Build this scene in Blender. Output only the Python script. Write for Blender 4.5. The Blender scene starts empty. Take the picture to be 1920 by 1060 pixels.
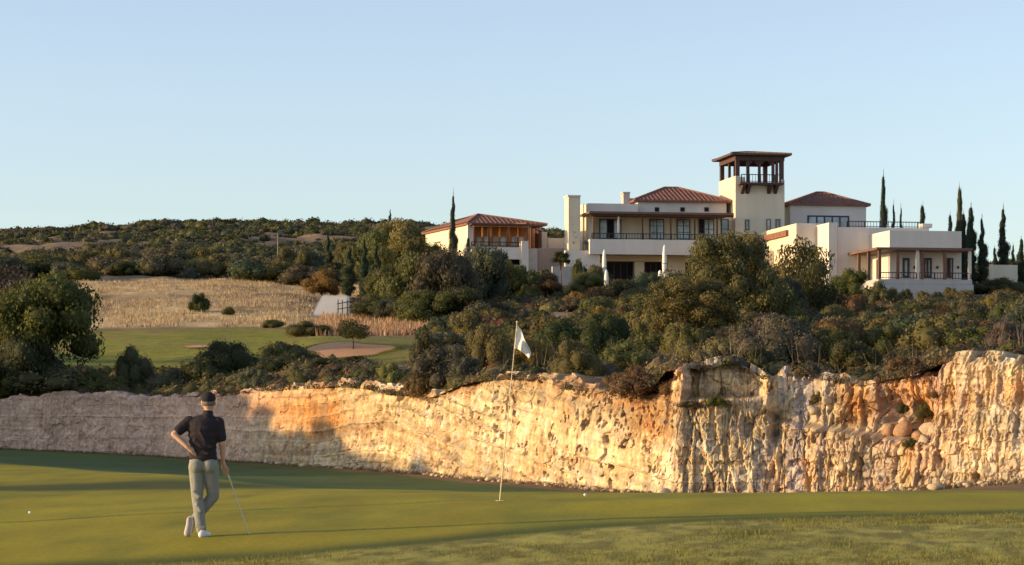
import bpy, math, random
import numpy as np
from mathutils import Vector, Matrix

rad = math.radians
F = 1920 * 85 / 36.0          # focal length in photo pixels
HOR = 760.0                   # row of the horizon in the photo

# ------------------------------------------------------------------ camera, light
sc = bpy.context.scene
cam_d = bpy.data.cameras.new('camera')
cam = bpy.data.objects.new('camera', cam_d)
sc.collection.objects.link(cam)
cam_d.lens = 85
cam_d.sensor_width = 36
cam_d.shift_y = (HOR - 530) / 1920.0
cam_d.clip_start = 0.5
cam_d.clip_end = 6000
cam.location = (0, 0, 0)
cam.rotation_euler = (rad(90), 0, 0)
sc.camera = cam

SUN_EL = 10.0
SUN_AZ = 8.5                  # sun stands left of the camera, this much towards it
sun_dir = Vector((-math.cos(rad(SUN_AZ)) * math.cos(rad(SUN_EL)),
                  -math.sin(rad(SUN_AZ)) * math.cos(rad(SUN_EL)), math.sin(rad(SUN_EL))))
world = bpy.data.worlds.new('World')
sc.world = world
world.use_nodes = True
wn = world.node_tree
bg = wn.nodes['Background']
sky = wn.nodes.new('ShaderNodeTexSky')
sky.sky_type = 'NISHITA'
sky.sun_disc = False
sky.sun_elevation = rad(SUN_EL)
sky.sun_rotation = math.atan2(sun_dir.x, sun_dir.y) % (2 * math.pi)
sky.air_density = 0.85
sky.dust_density = 0.9
sky.ozone_density = 1.9
hs = wn.nodes.new('ShaderNodeHueSaturation')      # the clear evening sky was paler than the model's
hs.inputs['Saturation'].default_value = 0.74
hs.inputs['Hue'].default_value = 0.51
hs.inputs['Value'].default_value = 1.0
wn.links.new(sky.outputs['Color'], hs.inputs['Color'])
wn.links.new(hs.outputs['Color'], bg.inputs['Color'])
bg.inputs['Strength'].default_value = 0.15
sun_d = bpy.data.lights.new('sun', 'SUN')
sun_d.energy = 3.5
sun_d.angle = rad(0.5)
sun_d.color = (1.0, 0.67, 0.31)
sun = bpy.data.objects.new('sun', sun_d)
sc.collection.objects.link(sun)
sun.location = (-60, -20, 60)
sun.rotation_euler = sun_dir.to_track_quat('Z', 'Y').to_euler()
sc.view_settings.view_transform = 'Standard'
sc.view_settings.look = 'None'
sc.view_settings.gamma = 1
sc.view_settings.use_curve_mapping = False
sc.view_settings.exposure = 0.86
sc.cycles.max_bounces = 6
sc.cycles.transparent_max_bounces = 4

rng = np.random.default_rng(7)
random.seed(7)

# ------------------------------------------------------------------ helpers
def link(o):
    sc.collection.objects.link(o)
    return o

def tag(o, label=None, cat=None, group=None, kind=None):
    if label: o['label'] = label
    if cat: o['category'] = cat
    if group: o['group'] = group
    if kind: o['kind'] = kind
    return o

def empty(name, loc):
    o = bpy.data.objects.new(name, None)
    o.empty_display_size = 0.3
    o.location = loc
    return link(o)

def root_loc(p):
    while p.parent: p = p.parent
    return np.array(p.location)

def mesh_np(name, V, Q, mats, col=None, smooth=False, Tri=False):
    me = bpy.data.meshes.new(name)
    k = 3 if Tri else 4
    n, m = len(V), len(Q)
    me.vertices.add(n)
    me.vertices.foreach_set('co', np.asarray(V, np.float32).ravel())
    me.loops.add(m * k)
    me.loops.foreach_set('vertex_index', np.asarray(Q, np.int32).ravel())
    me.polygons.add(m)
    me.polygons.foreach_set('loop_start', np.arange(m, dtype=np.int32) * k)
    me.polygons.foreach_set('loop_total', np.full(m, k, np.int32))
    if smooth: me.polygons.foreach_set('use_smooth', np.ones(m, bool))
    if col is not None:
        dom = 'POINT' if len(col) == n and len(col) != m else 'FACE'
        a = me.attributes.new('tint', 'FLOAT_COLOR', dom)
        c = np.ones((len(col), 4), np.float32); c[:, :3] = col
        a.data.foreach_set('color', c.ravel())
    me.update(calc_edges=True)
    me.validate()
    for mt in (mats if isinstance(mats, (list, tuple)) else [mats]): me.materials.append(mt)
    return me

def obj(name, me, parent=None, loc=None):
    o = bpy.data.objects.new(name, me)
    if loc is not None: o.location = loc
    if parent: o.parent = parent
    return link(o)

def pobj(name, V, Fc, mat, parent=None, smooth=False):
    """polygon list mesh, world coordinates, relative to the root of parent"""
    V = np.array(V, float)
    if parent is not None: V = V - root_loc(parent)
    me = bpy.data.meshes.new(name)
    me.from_pydata([tuple(v) for v in V], [], Fc)
    if smooth:
        for p in me.polygons: p.use_smooth = True
    me.materials.append(mat)
    return obj(name, me, parent)

class MB:
    def __init__(s): s.V = []; s.F = []
    def add(s, V, Fc):
        b = len(s.V); s.V += [tuple(v) for v in V]; s.F += [tuple(i + b for i in f) for f in Fc]
        return s
    def hexa(s, P):     # 8 points: bottom 4 ccw, top 4 ccw
        return s.add(P, [(0,3,2,1),(4,5,6,7),(0,1,5,4),(1,2,6,5),(2,3,7,6),(3,0,4,7)])
    def box(s, x0, x1, y0, y1, z0, z1):
        return s.hexa([(x0,y0,z0),(x1,y0,z0),(x1,y1,z0),(x0,y1,z0),(x0,y0,z1),(x1,y0,z1),(x1,y1,z1),(x0,y1,z1)])
    def tube(s, pts, radii, n=8, cap=True):
        pts = [Vector(p) for p in pts]
        b = len(s.V)
        for i, p in enumerate(pts):
            d = (pts[min(i+1, len(pts)-1)] - pts[max(i-1, 0)])
            if d.length < 1e-9: d = Vector((0,0,1))
            d.normalize()
            a = d.orthogonal() if abs(d.z) < .95 else Vector((1,0,0)).cross(d)
            ref = Vector((0,1,0)) if abs(d.y) < .9 else Vector((1,0,0))
            a = ref.cross(d).normalized(); c = d.cross(a)
            for k in range(n):
                t = 2*math.pi*k/n
                s.V.append(tuple(p + (a*math.cos(t) + c*math.sin(t))*radii[i]))
        for i in range(len(pts)-1):
            for k in range(n):
                s.F.append((b+i*n+k, b+i*n+(k+1)%n, b+(i+1)*n+(k+1)%n, b+(i+1)*n+k))
        if cap:
            s.F.append(tuple(b+k for k in range(n))[::-1])
            s.F.append(tuple(b+(len(pts)-1)*n+k for k in range(n)))
        return s
    def ball(s, c, r, nu=12, nv=8, M=None):
        r = r if hasattr(r, '__len__') else (r, r, r)
        b = len(s.V); c = Vector(c)
        pts = []
        for j in range(1, nv):
            th = math.pi*j/nv
            for i in range(nu):
                ph = 2*math.pi*i/nu
                v = Vector((r[0]*math.sin(th)*math.cos(ph), r[1]*math.sin(th)*math.sin(ph), r[2]*math.cos(th)))
                if M: v = M @ v
                pts.append(tuple(c+v))
        top = Vector((0,0,r[2])); bot = Vector((0,0,-r[2]))
        if M: top = M @ top; bot = M @ bot
        pts += [tuple(c+top), tuple(c+bot)]
        s.V += pts
        T = b+(nv-1)*nu; B = T+1
        for i in range(nu):
            s.F.append((T, b+i, b+(i+1)%nu))
            s.F.append((B, b+(nv-2)*nu+(i+1)%nu, b+(nv-2)*nu+i))
            for j in range(nv-2):
                s.F.append((b+j*nu+i, b+(j+1)*nu+i, b+(j+1)*nu+(i+1)%nu, b+j*nu+(i+1)%nu))
        return s
    def build(s, name, mat, parent=None, smooth=False):
        return pobj(name, s.V, s.F, mat, parent, smooth)

# value noise
_T = np.random.default_rng(11).random((256, 256))
def vn(x, y, seed=0):
    x = np.asarray(x, float) + seed*17.31; y = np.asarray(y, float) + seed*9.77
    xi = np.floor(x).astype(int); yi = np.floor(y).astype(int)
    fx = x-xi; fy = y-yi
    fx = fx*fx*(3-2*fx); fy = fy*fy*(3-2*fy)
    a = _T[xi & 255, yi & 255]; b = _T[(xi+1) & 255, yi & 255]
    c = _T[xi & 255, (yi+1) & 255]; d = _T[(xi+1) & 255, (yi+1) & 255]
    return (a*(1-fx)+b*fx)*(1-fy)+(c*(1-fx)+d*fx)*fy
def fbm(x, y, o=4, seed=0):
    s = 0; a = .5; t = 0
    for i in range(o):
        s = s + a*vn(x*2**i, y*2**i, seed+i*3); t += a; a *= .5
    return s/t
def sst(a, b, x):
    t = np.clip((x-a)/(b-a), 0, 1); return t*t*(3-2*t)

# ------------------------------------------------------------------ materials
def mat_new(name):
    m = bpy.data.materials.new(name); m.use_nodes = True
    nt = m.node_tree; b = nt.nodes['Principled BSDF']
    return m, nt, b

def noise_node(nt, scale, detail=4, rough=.6, coord='Object', stretch=None):
    tc = nt.nodes.new('ShaderNodeTexCoord')
    n = nt.nodes.new('ShaderNodeTexNoise')
    n.inputs['Scale'].default_value = scale
    n.inputs['Detail'].default_value = detail
    n.inputs['Roughness'].default_value = rough
    src = tc.outputs[coord]
    if stretch:
        mp = nt.nodes.new('ShaderNodeMapping'); mp.inputs['Scale'].default_value = stretch
        nt.links.new(src, mp.inputs['Vector']); src = mp.outputs['Vector']
    nt.links.new(src, n.inputs['Vector'])
    return n

def mulcol(nt, a, b, fac=1.0):
    mx = nt.nodes.new('ShaderNodeMix'); mx.data_type = 'RGBA'; mx.blend_type = 'MULTIPLY'
    mx.inputs[0].default_value = fac
    nt.links.new(a, mx.inputs[6]); nt.links.new(b, mx.inputs[7])
    return mx.outputs[2]

def ramp(nt, src, stops):
    r = nt.nodes.new('ShaderNodeValToRGB')
    el = r.color_ramp.elements
    while len(el) < len(stops): el.new(.5)
    for e, (p, c) in zip(el, stops):
        e.position = p; e.color = (*c, 1)
    nt.links.new(src, r.inputs['Fac'])
    return r.outputs['Color']

def simple(name, col, rough=.8, var=.12, scale=3.0, bump=0.0, bscale=None, spec=.3, metal=0, stretch=None):
    m, nt, b = mat_new(name)
    n = noise_node(nt, scale, 5, .6, stretch=stretch)
    c = Vector(col)
    nt.links.new(ramp(nt, n.outputs['Fac'], [(.25, tuple(c*(1-var))), (.75, tuple(c*(1+var)))]), b.inputs['Base Color'])
    b.inputs['Roughness'].default_value = rough
    b.inputs['Specular IOR Level'].default_value = spec
    b.inputs['Metallic'].default_value = metal
    if bump:
        n2 = noise_node(nt, bscale or scale*6, 4)
        bp = nt.nodes.new('ShaderNodeBump'); bp.inputs['Strength'].default_value = bump
        bp.inputs['Distance'].default_value = .05
        nt.links.new(n2.outputs['Fac'], bp.inputs['Height']); nt.links.new(bp.outputs['Normal'], b.inputs['Normal'])
    return m

def tinted(name, rough=.9, scale=2.0, lo=.75, hi=1.2, bump=.3, bscale=8, bdist=.1, stretch=None, scale2=None):
    """colour from the mesh's tint attribute times grain"""
    m, nt, b = mat_new(name)
    at = nt.nodes.new('ShaderNodeAttribute'); at.attribute_name = 'tint'
    n = noise_node(nt, scale, 8, .68, stretch=stretch)
    c = mulcol(nt, at.outputs['Color'], ramp(nt, n.outputs['Fac'], [(.3, (lo,)*3), (.7, (hi,)*3)]))
    if scale2:
        n3 = noise_node(nt, scale2, 5, .6)
        c = mulcol(nt, c, ramp(nt, n3.outputs['Fac'], [(.35, (lo,)*3), (.65, (hi,)*3)]))
    nt.links.new(c, b.inputs['Base Color'])
    b.inputs['Roughness'].default_value = rough
    b.inputs['Specular IOR Level'].default_value = .15
    if bump:
        n2 = noise_node(nt, bscale, 6, .65)
        bp = nt.nodes.new('ShaderNodeBump'); bp.inputs['Strength'].default_value = bump
        bp.inputs['Distance'].default_value = bdist
        nt.links.new(n2.outputs['Fac'], bp.inputs['Height']); nt.links.new(bp.outputs['Normal'], b.inputs['Normal'])
    return m

def leafmat(name, objcol=True, transl=.3):
    m, nt, b = mat_new(name)
    at = nt.nodes.new('ShaderNodeAttribute'); at.attribute_name = 'tint'
    c = at.outputs['Color']
    if objcol:
        oi = nt.nodes.new('ShaderNodeObjectInfo')
        c = mulcol(nt, c, oi.outputs['Color'])
    nt.links.new(c, b.inputs['Base Color'])
    b.inputs['Roughness'].default_value = .65
    b.inputs['Specular IOR Level'].default_value = .2
    if transl:
        tr = nt.nodes.new('ShaderNodeBsdfTranslucent'); nt.links.new(c, tr.inputs['Color'])
        mx = nt.nodes.new('ShaderNodeMixShader'); mx.inputs[0].default_value = transl
        out = nt.nodes['Material Output']
        nt.links.new(b.outputs[0], mx.inputs[1]); nt.links.new(tr.outputs[0], mx.inputs[2])
        nt.links.new(mx.outputs[0], out.inputs['Surface'])
    return m

M = {}
M['turf'] = tinted('turf', .85, .9, .84, 1.14, .25, 30, .02, stretch=(1, .25, 1), scale2=18)
M['terrain'] = tinted('hill soil and grass', .95, .8, .7, 1.25, .5, 3, .25)
M['rock'] = tinted('limestone', .9, 1.3, .82, 1.12, .45, 14, .03, scale2=9)
M['leaf'] = leafmat('foliage')
M['leafstuff'] = leafmat('scrub foliage', False)
M['grassblade'] = leafmat('grass blades', False, .35)
M['bark'] = simple('bark', (.11, .08, .06), .95, .3, 8, .5)
M['palebark'] = simple('pale bark', (.32, .29, .25), .95, .2, 8, .4)
M['stucco'] = simple('cream render', (.69, .60, .45), .9, .11, .7, .1, 12, stretch=(1, 1, .3))
M['stuccow'] = simple('pale render', (.66, .60, .53), .9, .10, .7, .1, 12, stretch=(1, 1, .3))
M['stonewall'] = simple('grey stone wall', (.43, .41, .385), .9, .12, 1.5, .2, 9)
M['pinkwall'] = simple('rose render', (.47, .40, .37), .9, .1, 1.0, .1)
M['orangewood'] = simple('orange stained wood', (.68, .27, .08), .6, .25, 3, 0, stretch=(4, 4, .6))
M['brownwood'] = simple('dark brown wood', (.085, .045, .035), .6, .25, 4)
M['redwood'] = simple('reddish wood', (.17, .09, .062), .6, .2, 4)
M['metal'] = simple('dark railing metal', (.05, .045, .045), .5, .1, 4, metal=.3)
M['frame'] = simple('dark window frame', (.05, .055, .07), .5, .1, 4)
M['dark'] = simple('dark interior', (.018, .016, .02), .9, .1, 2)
M['canvas'] = simple('white canvas', (.74, .72, .68), .85, .05, 2)
M['bluecanvas'] = simple('blue grey canvas', (.45, .55, .66), .8, .05, 2)
M['soil'] = simple('dark soil', (.12, .08, .05), .95, .25, 3, .4)
M['sand'] = simple('bunker sand', (.52, .28, .14), .95, .1, 2, .2, 15)
M['path'] = simple('pale gravel', (.36, .31, .26), .95, .15, 2, .2)
M['greywood'] = simple('weathered post wood', (.22, .19, .15), .9, .2, 10)

def glass(name, col, rough=.08):
    m, nt, b = mat_new(name)
    n = noise_node(nt, 1.2, 2)
    c = Vector(col)
    nt.links.new(ramp(nt, n.outputs['Fac'], [(.35, tuple(c*.6)), (.65, tuple(c*1.3))]), b.inputs['Base Color'])
    b.inputs['Roughness'].default_value = rough
    b.inputs['Specular IOR Level'].default_value = .9
    b.inputs['Coat Weight'].default_value = .6
    b.inputs['Coat Roughness'].default_value = .05
    return m
M['glass'] = glass('window glass', (.10, .15, .18))
M['curtain'] = glass('white curtained glass', (.62, .60, .57), .3)
M['glassp'] = glass('pale curtained glass', (.32, .36, .40), .2)

def tilemat():
    m, nt, b = mat_new('terracotta tiles')
    n = noise_node(nt, 2.2, 6, .7)
    nt.links.new(ramp(nt, n.outputs['Fac'], [(.3, (.15, .065, .045)), (.5, (.22, .095, .062)), (.72, (.29, .14, .09))]), b.inputs['Base Color'])
    b.inputs['Roughness'].default_value = .85
    return m
M['tile'] = tilemat()
M['tilebrown'] = simple('brown roof boards', (.10, .06, .045), .8, .25, 3)

# ------------------------------------------------------------------ terrain tables
def table(us, cols, Ygrid, ugrid):
    """cols[i]: list of (Y, z) ; returns z[u, Y]"""
    A = np.array([np.interp(Ygrid, [c[0] for c in col], [c[1] for c in col]) for col in cols])
    out = np.empty((len(ugrid), len(Ygrid)))
    for j in range(len(Ygrid)): out[:, j] = np.interp(ugrid, us, A[:, j])
    return out
def smooth(A, n0, n1, it=2):
    for _ in range(it):
        for ax, n in ((0, n0), (1, n1)):
            if n < 2: continue
            P = np.pad(A, [(n, n) if a == ax else (0, 0) for a in range(2)], mode='edge')
            c = np.cumsum(P, axis=ax)
            k = 2*n+1
            if ax == 0: A = np.concatenate([c[k-1:k], c[k:]-c[:-k]], 0)/k
            else: A = np.concatenate([c[:, k-1:k], c[:, k:]-c[:, :-k]], 1)/k
    return A
def zp(Y, py): return (Y, (HOR-py)/F*Y)

# cliff line: distance of the face at each photo column
CU = [-6000, -2400, -900, 0, 300, 500, 700, 900, 1050, 1255, 1275, 1400, 1500, 1620, 1760, 1920, 2300, 3000, 8000]
CY = [90, 105, 110, 110, 108, 100, 88, 76, 70.5, 65.5, 65.4, 65.3, 65.0, 64.2, 62.6, 60.5, 58, 56, 56]
def cliffY(u): return np.interp(u, CU, CY)
TU = [-6000, -900, 0, 100, 250, 420, 470, 560, 640, 700, 745, 765, 800, 845, 870, 900, 960, 1030, 1060, 1100, 1160, 1200, 1222, 1228, 1240, 1270, 1300, 1340, 1370, 1395, 1420, 1437, 1447, 1460, 1500, 1560, 1610, 1640, 1660, 1700, 1730, 1760, 1800, 1830, 1870, 1920, 2600, 8000]
TP = [748, 748, 748, 742, 738, 735, 728, 722, 716, 722, 738, 728, 742, 722, 710, 704, 700, 706, 720, 722, 730, 738, 742, 692, 684, 682, 686, 676, 668, 674, 690, 712, 708, 690, 690, 702, 714, 708, 697, 697, 690, 668, 664, 660, 668, 666, 660, 660]
BU = [-6000, 0, 300, 500, 700, 820, 900, 1000, 1100, 1250, 1500, 1620, 1780, 1920, 2400, 8000]
BP = [840, 840, 858, 872, 884, 884, 893, 912, 922, 926, 927, 922, 906, 893, 890, 890]
def cliff_top(u): return (HOR-np.interp(u, TU, TP))/F*cliffY(u)
def cliff_bot(u): return (HOR-np.interp(u, BU, BP))/F*cliffY(u)

def lin(a, b, n): return list(np.linspace(a, b, n, endpoint=False))
# lower ground: green, fairway
LU = [-6000, -300, 0, 350, 600, 950, 1300, 1600, 1920, 2400, 8000]
LC = [
 [(-20,-2.1),(20,-2.0),(27,-1.85),(40,-1.70),(60,-1.75),(110,-1.95),(140,-1.95)],
 [(-20,-2.1),(20,-2.0),(27,-1.85),(33,-1.70),(44,-1.62),(54,-1.74),(66,-1.72),(75,-1.8),(92,-1.86),(110,-1.94),(140,-1.94)],
 [(-20,-2.0),(20,-1.95),(27,-1.78),(33,-1.66),(38,-1.61),(43,-1.57),(46,-1.62),(53,-1.80),(58,-1.76),(67,-1.70),(75,-1.80),(92,-1.90),(110,-1.96),(140,-1.96)],
 [(-20,-1.9),(20,-1.85),(27,-1.67),(29,-1.60),(34,-1.53),(42,-1.53),(48,-1.62),(53,-1.60),(58,-1.64),(64,-1.82),(75,-2.22),(95,-2.33),(106,-2.33),(140,-2.33)],
 [(-20,-1.85),(20,-1.8),(27,-1.60),(31,-1.50),(38,-1.41),(43,-1.47),(50,-1.72),(60,-2.15),(80,-2.30),(97,-2.42),(140,-2.45)],
 [(-20,-1.8),(20,-1.75),(26,-1.55),(30,-1.44),(35,-1.34),(38,-1.37),(43,-1.55),(55,-2.1),(74,-2.33),(140,-2.4)],
 [(-20,-1.75),(20,-1.7),(26,-1.49),(30,-1.38),(34,-1.28),(37,-1.34),(42,-1.55),(55,-2.2),(66,-2.50),(140,-2.5)],
 [(-20,-1.72),(20,-1.66),(26,-1.46),(30,-1.34),(34,-1.26),(37,-1.32),(42,-1.55),(55,-2.2),(66,-2.42),(140,-2.4)],
 [(-20,-1.7),(20,-1.62),(25,-1.45),(30,-1.30),(35,-1.27),(37,-1.31),(42,-1.5),(52,-1.95),(60,-1.86),(140,-1.8)],
 [(-20,-1.7),(20,-1.62),(25,-1.45),(30,-1.30),(35,-1.27),(37,-1.31),(42,-1.5),(52,-1.95),(60,-1.80),(140,-1.8)],
 [(-20,-1.7),(20,-1.62),(25,-1.45),(30,-1.30),(35,-1.27),(37,-1.31),(42,-1.5),(52,-1.95),(60,-1.80),(140,-1.8)],
]
lug = np.array(lin(-6000, -900, 40) + lin(-900, 2700, 420) + lin(2700, 8001, 30))
lyg = np.array(lin(3, 20, 20) + lin(20, 46, 240) + lin(46, 116, 180))
LZ = table(LU, LC, lyg, lug)
LZ = smooth(LZ, 6, 5, 3)
def bil(Z, ug, yg, u, Y):
    u = np.clip(u, ug[0], ug[-1]); Y = np.clip(Y, yg[0], yg[-1])
    iu = np.clip(np.searchsorted(ug, u)-1, 0, len(ug)-2); iy = np.clip(np.searchsorted(yg, Y)-1, 0, len(yg)-2)
    a = (u-ug[iu])/(ug[iu+1]-ug[iu]); b = (Y-yg[iy])/(yg[iy+1]-yg[iy])
    return (Z[iu, iy]*(1-a)+Z[iu+1, iy]*a)*(1-b)+(Z[iu, iy+1]*(1-a)+Z[iu+1, iy+1]*a)*b
def low_z(u, Y): return bil(LZ, lug, lyg, u, Y)

def rough_edge(X):      # where the mown green ends and the longer grass starts (near side)
    return 26.0 + (X+4.4)*.37 + .5*np.sin(X*.7)

UU, LY = np.meshgrid(lug, lyg, indexing='ij')
LX = (UU-960)/F*LY
LZn = LZ + (fbm(LX*.5, LY*.5, 3, 2)-.5)*.05
re_ = rough_edge(LX)
rough_m = 1-sst(-.3, .25, LY-re_)
collar = np.exp(-((LY-re_-.30)/.75)**2)
green = np.array([.300, .250, .012]); lush_and_shade = np.array([.100, .140, .015]); roughc = np.array([.265, .235, .050])
fair = np.array([.085, .120, .022]); brown = np.array([.20, .125, .075])
n1 = fbm(LX*.22, LY*.11, 4, 5); n2 = fbm(LX*1.1, LY*.5, 4, 9)
Cg = green[None, None]*(0.82+.36*n1)[..., None]
Cg = Cg*(1-(.40*sst(.45, .8, n2))[..., None]) + lush_and_shade*(.40*sst(.45, .8, n2))[..., None]
# mown stripes, faint
Cg = Cg*(1+.05*np.sin((LY*.9-LX*.3)*2.0))[..., None]
# slope shade of the dip on the left, painted as darker turf
dip_shade = np.exp(-((LY-49)/4.5)**2)*(1-sst(-6.5, -2.0, LX))
dip_shade = np.clip(dip_shade*1.25, 0, 1)
Cg = Cg*(1-.9*dip_shade[..., None]) + lush_and_shade*.42*(.9*dip_shade[..., None])
Cg = Cg*(1-.85*collar[..., None]) + lush_and_shade*.45*collar[..., None]
rc = roughc*(0.65+.70*sst(.3, .7, fbm(LX*5.5, LY*2.6, 4, 14)))[..., None]
Cg = Cg*(1-rough_m[..., None]) + rc*rough_m[..., None]
crestY = np.interp(UU, [-900, 0, 350, 600, 950, 1100, 1920, 3000], [76, 76, 59, 45, 39.5, 38, 38, 38])
fm = sst(-1, 3, LY-crestY)[..., None]
fc = fair*(0.7+.6*n1)[..., None]
Cg = Cg*(1-fm)+fc*fm
dist = cliffY(UU)-LY
bm = sst(.5, 1.0, sst(14, 0, dist)*(0.35+1.1*fbm(LX*.35, LY*.35, 3, 21)) + .9*sst(7, 1.5, dist))
bm = bm*(0.25+.75*sst(560, 760, UU))
bm = bm[..., None]*fm
Cg = Cg*(1-bm)+brown*(0.7+.6*n2)[..., None]*bm

def grid_faces(nu, ny):
    i = np.arange(nu-1)[:, None]*ny + np.arange(ny-1)[None]
    return np.stack([i, i+ny, i+ny+1, i+1], -1).reshape(-1, 4)
V = np.stack([LX, LY, LZn], -1).reshape(-1, 3)
LZn = LZn + rough_m*((fbm(LX*4.5, LY*3.2, 3, 15)-.5)*.022)
V = np.stack([LX, LY, LZn], -1).reshape(-1, 3)
g = obj('golf_green', mesh_np('golf_green', V, grid_faces(len(lug), len(lyg)), M['turf'], Cg.reshape(-1, 3), True))
tag(g, 'mown golf green and fairway in front of the rock face', kind='structure')

# upper terrain
def T(*a): return [zp(Y, py) for Y, py in a] + [(700, zp(*a[-1])[1]-18 if a[-1][0] > 400 else 0), (3000, -20)]
UUt = [-6000, -900, 0, 150, 300, 500, 570, 600, 740, 780, 900, 1050, 1250, 1500, 1700, 1920, 2400, 8000]
UC = [
 T((110,745),(125,690),(165,620),(260,520),(400,475),(520,450)),
 T((110,745),(125,690),(165,620),(260,520),(400,475),(520,450)),
 T((110,745),(125,690),(165,620),(260,520),(400,468),(520,442)),
 T((110,741),(125,690),(165,618),(260,520),(400,460),(520,430)),
 T((108,740),(125,688),(165,616),(260,520),(400,455),(520,420)),
 T((100,722),(125,682),(165,615),(260,525),(400,460),(520,417)),
 T((95,720),(120,682),(126,672),(135,645),(160,618),(260,527),(400,460),(520,420)),
 T((93,718),(120,682),(126,670),(131,640),(150,628),(200,590),(260,530),(400,460),(520,420)),
 T((85,725),(115,684),(126,668),(131,641),(150,628),(200,590),(260,530),(400,460),(520,424)),
 T((82,730),(112,680),(126,662),(135,642),(150,628),(200,588),(260,528),(400,462),(520,424)),
 T((76,706),(110,672),(150,628),(200,575),(236,530),(300,500),(520,430)),
 T((70,712),(100,680),(150,622),(200,570),(236,528),(300,515),(520,437)),
 T((66,705),(100,672),(150,618),(200,570),(230,540),(300,530),(520,470)),
 T((66,700),(100,668),(150,618),(200,575),(230,550),(300,540),(520,500)),
 T((64,695),(100,660),(150,618),(200,578),(226,562),(240,545),(300,535),(520,500)),
 T((61,668),(100,640),(150,600),(200,565),(240,548),(300,532),(520,492)),
 T((58,664),(100,640),(150,600),(200,565),(240,548),(300,532),(520,492)),
 T((58,664),(100,640),(150,600),(200,565),(240,548),(300,532),(520,492)),
]
uug = np.array(lin(-6000, -900, 40) + lin(-900, 2700, 360) + lin(2700, 8001, 30))
uyg = np.array(lin(56, 120, 128) + lin(120, 280, 200) + lin(280, 700, 160) + lin(700, 3001, 12))
UZ = table(UUt, UC, uyg, uug)
UZ = smooth(UZ, 3, 3, 2)
YY = np.broadcast_to(uyg[None], UZ.shape); U2 = np.broadcast_to(uug[:, None], UZ.shape)
XX = (U2-960)/F*YY
UZ = UZ + (fbm(XX*.15, YY*.15, 4, 4)-.5)*np.interp(YY, [60, 200, 400], [.25, .6, 3.0])*sst(0, 12, YY-cliffY(U2))
# the fairway in front of the dried field stays smooth; close to the edge it meets the cliff top
e = sst(9, 1.2, YY-cliffY(U2))
UZ = UZ*(1-e) + (np.interp(U2, uug, smooth(cliff_top(uug)[:, None], 2, 0, 1)[:, 0]) - .16)*e
def up_z(u, Y): return bil(UZ, uug, uyg, u, Y)
def upX(u, Y): return (u-960)/F*Y

# terrain mesh begins just behind the cliff line: rows follow t
rows = np.concatenate([np.linspace(0, 1, 60, endpoint=False)**1.3, [1.0]])
tY = []
YS = np.array(lin(0, 1, 60))
rowsY = lambda c: np.concatenate([c+1.0+(120-c-1.0)*YS, lin(120, 280, 150), lin(280, 700, 130), lin(700, 3001, 10)])
UY = np.array([rowsY(c) for c in cliffY(uug)])
U3 = np.broadcast_to(uug[:, None], UY.shape)
TZ = up_z(U3, UY); TX = (U3-960)/F*UY
TPy = HOR-TZ/UY*F
na = fbm(TX*.12, UY*.06, 5, 31); nb = fbm(TX*.5, UY*.2, 4, 37)
dry = np.array([.58, .415, .205]); dry2 = np.array([.28, .19, .11]); scr = np.array([.16, .115, .07]); fgreen = np.array([.22, .215, .032])
soil = np.array([.19, .135, .085])
C = soil*(0.7+.6*nb)[..., None]*np.ones(3)
fieldm = sst(163, 168, UY+6*(na-.5))*(1-sst(245, 262, UY+18*(na-.5)))*(1-sst(640, 800, U3+160*(nb-.5)))
nc_ = sst(.38, .62, fbm(TX*.10, UY*.035, 4, 44))
fieldc = dry[None, None]*(1-nc_[..., None])+dry2*nc_[..., None]
fieldc = fieldc*(0.65+.7*nb)[..., None]
C = C*(1-fieldm[..., None])+fieldc*fieldm[..., None]
fwm = sst(117, 121, UY)*(1-sst(160, 166, UY+8*(na-.5)))*(1-sst(540, 700, U3+100*(nb-.5)))
fwc = fgreen*(0.7+.6*na)[..., None]*(1-.6*sst(.52, .7, nb))[..., None] + np.array([.26, .18, .08])*(.6*sst(.52, .7, nb))[..., None]
C = C*(1-fwm[..., None])+fwc*fwm[..., None]
gm = sst(112, 118, UY)*(1-sst(140, 150, UY))*sst(520, 600, U3)*(1-sst(760, 840, U3))
C = C*(1-.8*gm[..., None])+fgreen*.9*.8*gm[..., None]
dm = sst(146, 152, UY)*(1-sst(180, 195, UY))*sst(600, 700, U3)*(1-sst(840, 900, U3))
C = C*(1-dm[..., None])+dry2*(0.8+.5*nb)[..., None]*dm[..., None]
pm = np.exp(-((UY-172)/5)**2)*sst(900, 930, U3)*(1-sst(1080, 1110, U3))
C = C*(1-pm[..., None])+np.array([.36, .29, .22])*pm[..., None]
hm = sst(255, 275, UY)
hc = (np.array([.17, .125, .075])*(1-na[..., None])+np.array([.25, .175, .12])*na[..., None])*(0.6+.8*nb)[..., None]
C = C*(1-hm[..., None])+hc*hm[..., None]
g = obj('hill_terrain', mesh_np('hill_terrain', np.stack([TX, UY, TZ], -1).reshape(-1, 3), grid_faces(*UY.shape), M['terrain'], C.reshape(-1, 3), True))
tag(g, 'dry hillside rising behind the rock face', kind='structure')

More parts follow.
